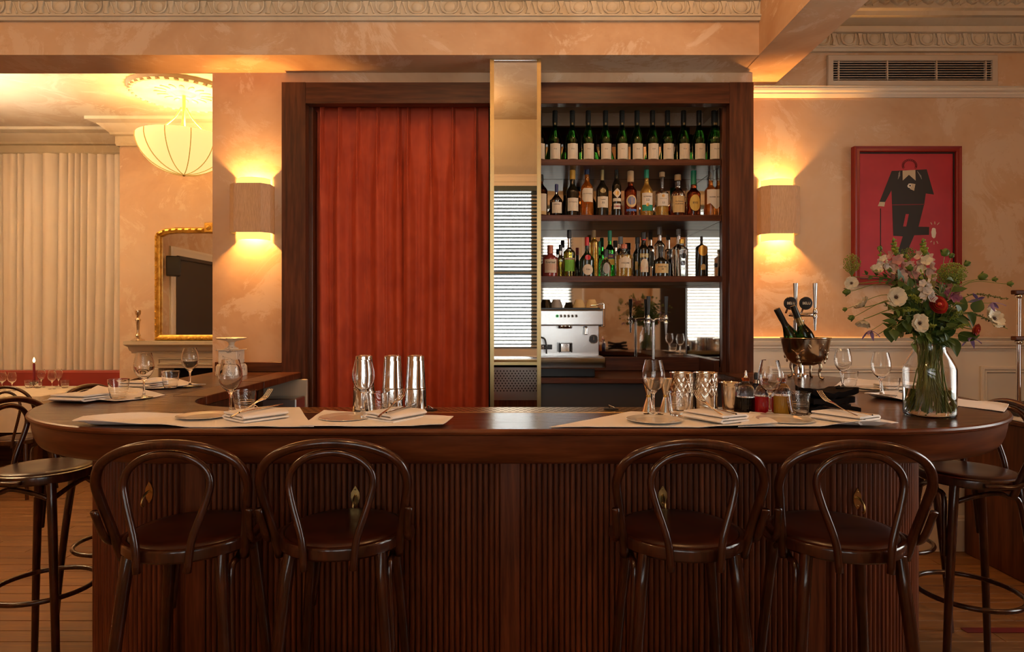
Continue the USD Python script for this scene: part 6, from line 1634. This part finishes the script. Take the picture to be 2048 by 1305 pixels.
def branch(label, px, py, dy, n_leaf, L, W, mat, name='leafy_sprig', start=0.55, seedy=False):
    p = fp(px, py, dy)
    s = Stem(name, label, 'foliage', p, r=0.0015)
    K = len(s.path)
    for k in range(n_leaf):
        q = start + (1 - start) * (k + 0.4) / n_leaf
        i = min(K - 2, int(q * (K - 1)))
        x = s.path[i]; d = s.path[i + 1] - s.path[i - 1]; d /= np.linalg.norm(d)
        side_ = np.cross(d, [0, -1, 0.3]); side_ /= np.linalg.norm(side_)
        w_ = (1 if k % 2 else -1) * side_ + d * 0.55 + np.array([0, fr.uniform(-.5, .2), fr.uniform(-.2, .3)])
        w_ /= np.linalg.norm(w_)
        up = np.cross(np.cross(w_, [0, -0.6, 0.8]), w_)
        if np.linalg.norm(up) < 1e-3:
            up = np.array([0, 0, 1.0])
        up /= np.linalg.norm(up)
        B_ = np.stack([w_, np.cross(up, w_), up], 1)
        m = leafm(L * fr.uniform(.75, 1.15), W * fr.uniform(.8, 1.15), fr.uniform(.05, .4), fr.uniform(.15, .5))
        s.add('leaf', (m[0] @ B_.T + x, m[1]), mat)
    if seedy:
        b0 = trimesh.creation.icosphere(0); b0 = (np.asarray(b0.vertices), np.asarray(b0.faces))
        bs = []
        for k in range(70):
            i = int((0.72 + 0.28 * k / 70) * (K - 1))
            x = s.path[i]; a = k * 2.4
            o = np.array([math.cos(a), math.sin(a), 0.3 * math.sin(k)]) * fr.uniform(.004, .010)
            bs.append(tr(b0, x + o, s=fr.uniform(.0016, .0026)))
        s.add('seed_pods', J(*bs), mat, kind='stuff')
SPOT = [('lower left over the wainscot rail', 1752, 672, -.05, 3, .060, .022, 'leaf_dark'), ('left beside the hanging cream anemone', 1768, 612, 0.0, 12, .018, .006, 'foliage_olive'),
        ('left middle, dense and olive coloured', 1778, 634, -.04, 14, .018, .006, 'foliage_olive'), ('left, reaching toward the small white anemone', 1725, 548, -.02, 12, .022, .007, 'leaf_dark'),
        ('middle behind the upper white anemone', 1812, 560, -.04, 12, .028, .008, 'leaf_dark'), ('middle just under the white stock', 1852, 625, -.08, 9, .034, .010, 'leaf_dark'),
        ('middle between the two white anemones', 1812, 632, -.09, 9, .032, .009, 'leaf_dark'), ('right behind the red ranunculus', 1905, 606, -.05, 10, .034, .011, 'leaf_dark'),
        ('right, with broad dark leaves below the pink snapdragon', 1925, 626, -.07, 5, .052, .022, 'leaf_dark'), ('right, with broad leaves pointing at the trolley', 1962, 624, -.05, 5, .050, .018, 'leaf_dark'),
        ('lower right with one broad leaf hanging over the vase shoulder', 1932, 686, -.06, 3, .058, .024, 'leaf_dark'), ('low in the middle over the vase lip', 1852, 672, -.10, 11, .030, .008, 'leaf_mid'),
        ('low at the left over the vase lip', 1822, 690, -.07, 7, .026, .008, 'leaf_mid'), ('low at the right over the vase lip', 1900, 680, -.09, 10, .030, .009, 'leaf_dark'),
        ('upper right under the plump buds', 1908, 590, 0.0, 10, .028, .009, 'leaf_mid'), ('upper left behind the small white stock', 1775, 560, .03, 11, .026, .008, 'leaf_dark'),
        ('centre back of the bouquet', 1850, 585, .05, 12, .034, .011, 'leaf_dark'), ('right back of the bouquet', 1890, 570, .05, 12, .032, .010, 'leaf_dark'),
        ('heart of the bouquet beside the ranunculus', 1845, 612, -.06, 12, .032, .010, 'leaf_dark'), ('dark heart behind the lower white anemone', 1866, 646, -.05, 12, .036, .012, 'leaf_dark'),
        ('left heart above the lower white anemone', 1822, 600, -.05, 12, .030, .010, 'leaf_dark'), ('just right of the red ranunculus, upright', 1900, 640, -.08, 9, .040, .014, 'leaf_dark'),
        ('lower left, tiny leaved and hanging', 1775, 668, -.03, 14, .016, .005, 'foliage_olive'), ('lower centre right, behind the vase neck', 1880, 690, -.02, 9, .034, .012, 'leaf_dark')]
more = random.Random(9)
KINDS = (('leaf_dark', .034, .012, 10), ('leaf_mid', .026, .008, 12), ('leaf_dark', .044, .017, 7), ('foliage_olive', .018, .006, 14))
WHERE = ('filling the upper left', 'filling the left middle', 'filling the lower left', 'filling the upper centre', 'filling the very centre', 'filling the lower centre', 'filling the upper right', 'filling the right middle', 'filling the lower right')
for k in range(27):
    i, j = k % 3, (k // 3) % 3
    m_, L_, W_, n_ = KINDS[k % 4]
    SPOT.append((f"{WHERE[3 * j + i]} of the bouquet, {('well in front', 'halfway back', 'at the back')[k // 9]}", 1795 + 55 * j + more.uniform(-18, 18), 560 + 52 * i + more.uniform(-14, 14), (-.10, -.03, .05)[k // 9], n_, L_, W_, m_))
for a in SPOT:
    branch('leafy green sprig at the ' + a[0], *a[1:])
for wd, px, py, dy, m_ in (('under the red ranunculus', 1868, 650, -.13, 'leaf_lime'), ('right of the red ranunculus', 1922, 620, -.10, 'leaf_lime'), ('pointing right above the orange ranunculus', 1938, 648, -.10, 'leaf_lime'),
                           ('between the upper white anemone and the stock', 1822, 588, -.12, 'leaf_lime'), ('reaching right toward the chrome post', 2018, 598, -.02, 'foliage_olive'), ('lowest on the right, level with the orange ranunculus', 2015, 658, -.02, 'foliage_olive'),
                           ('left of the lower white anemone', 1808, 622, -.11, 'leaf_lime')):
    branch('seeded lime sprig in the bouquet ' + wd, px, py, dy, 2, .014, .004, m_, 'seeded_sprig', .5, True)
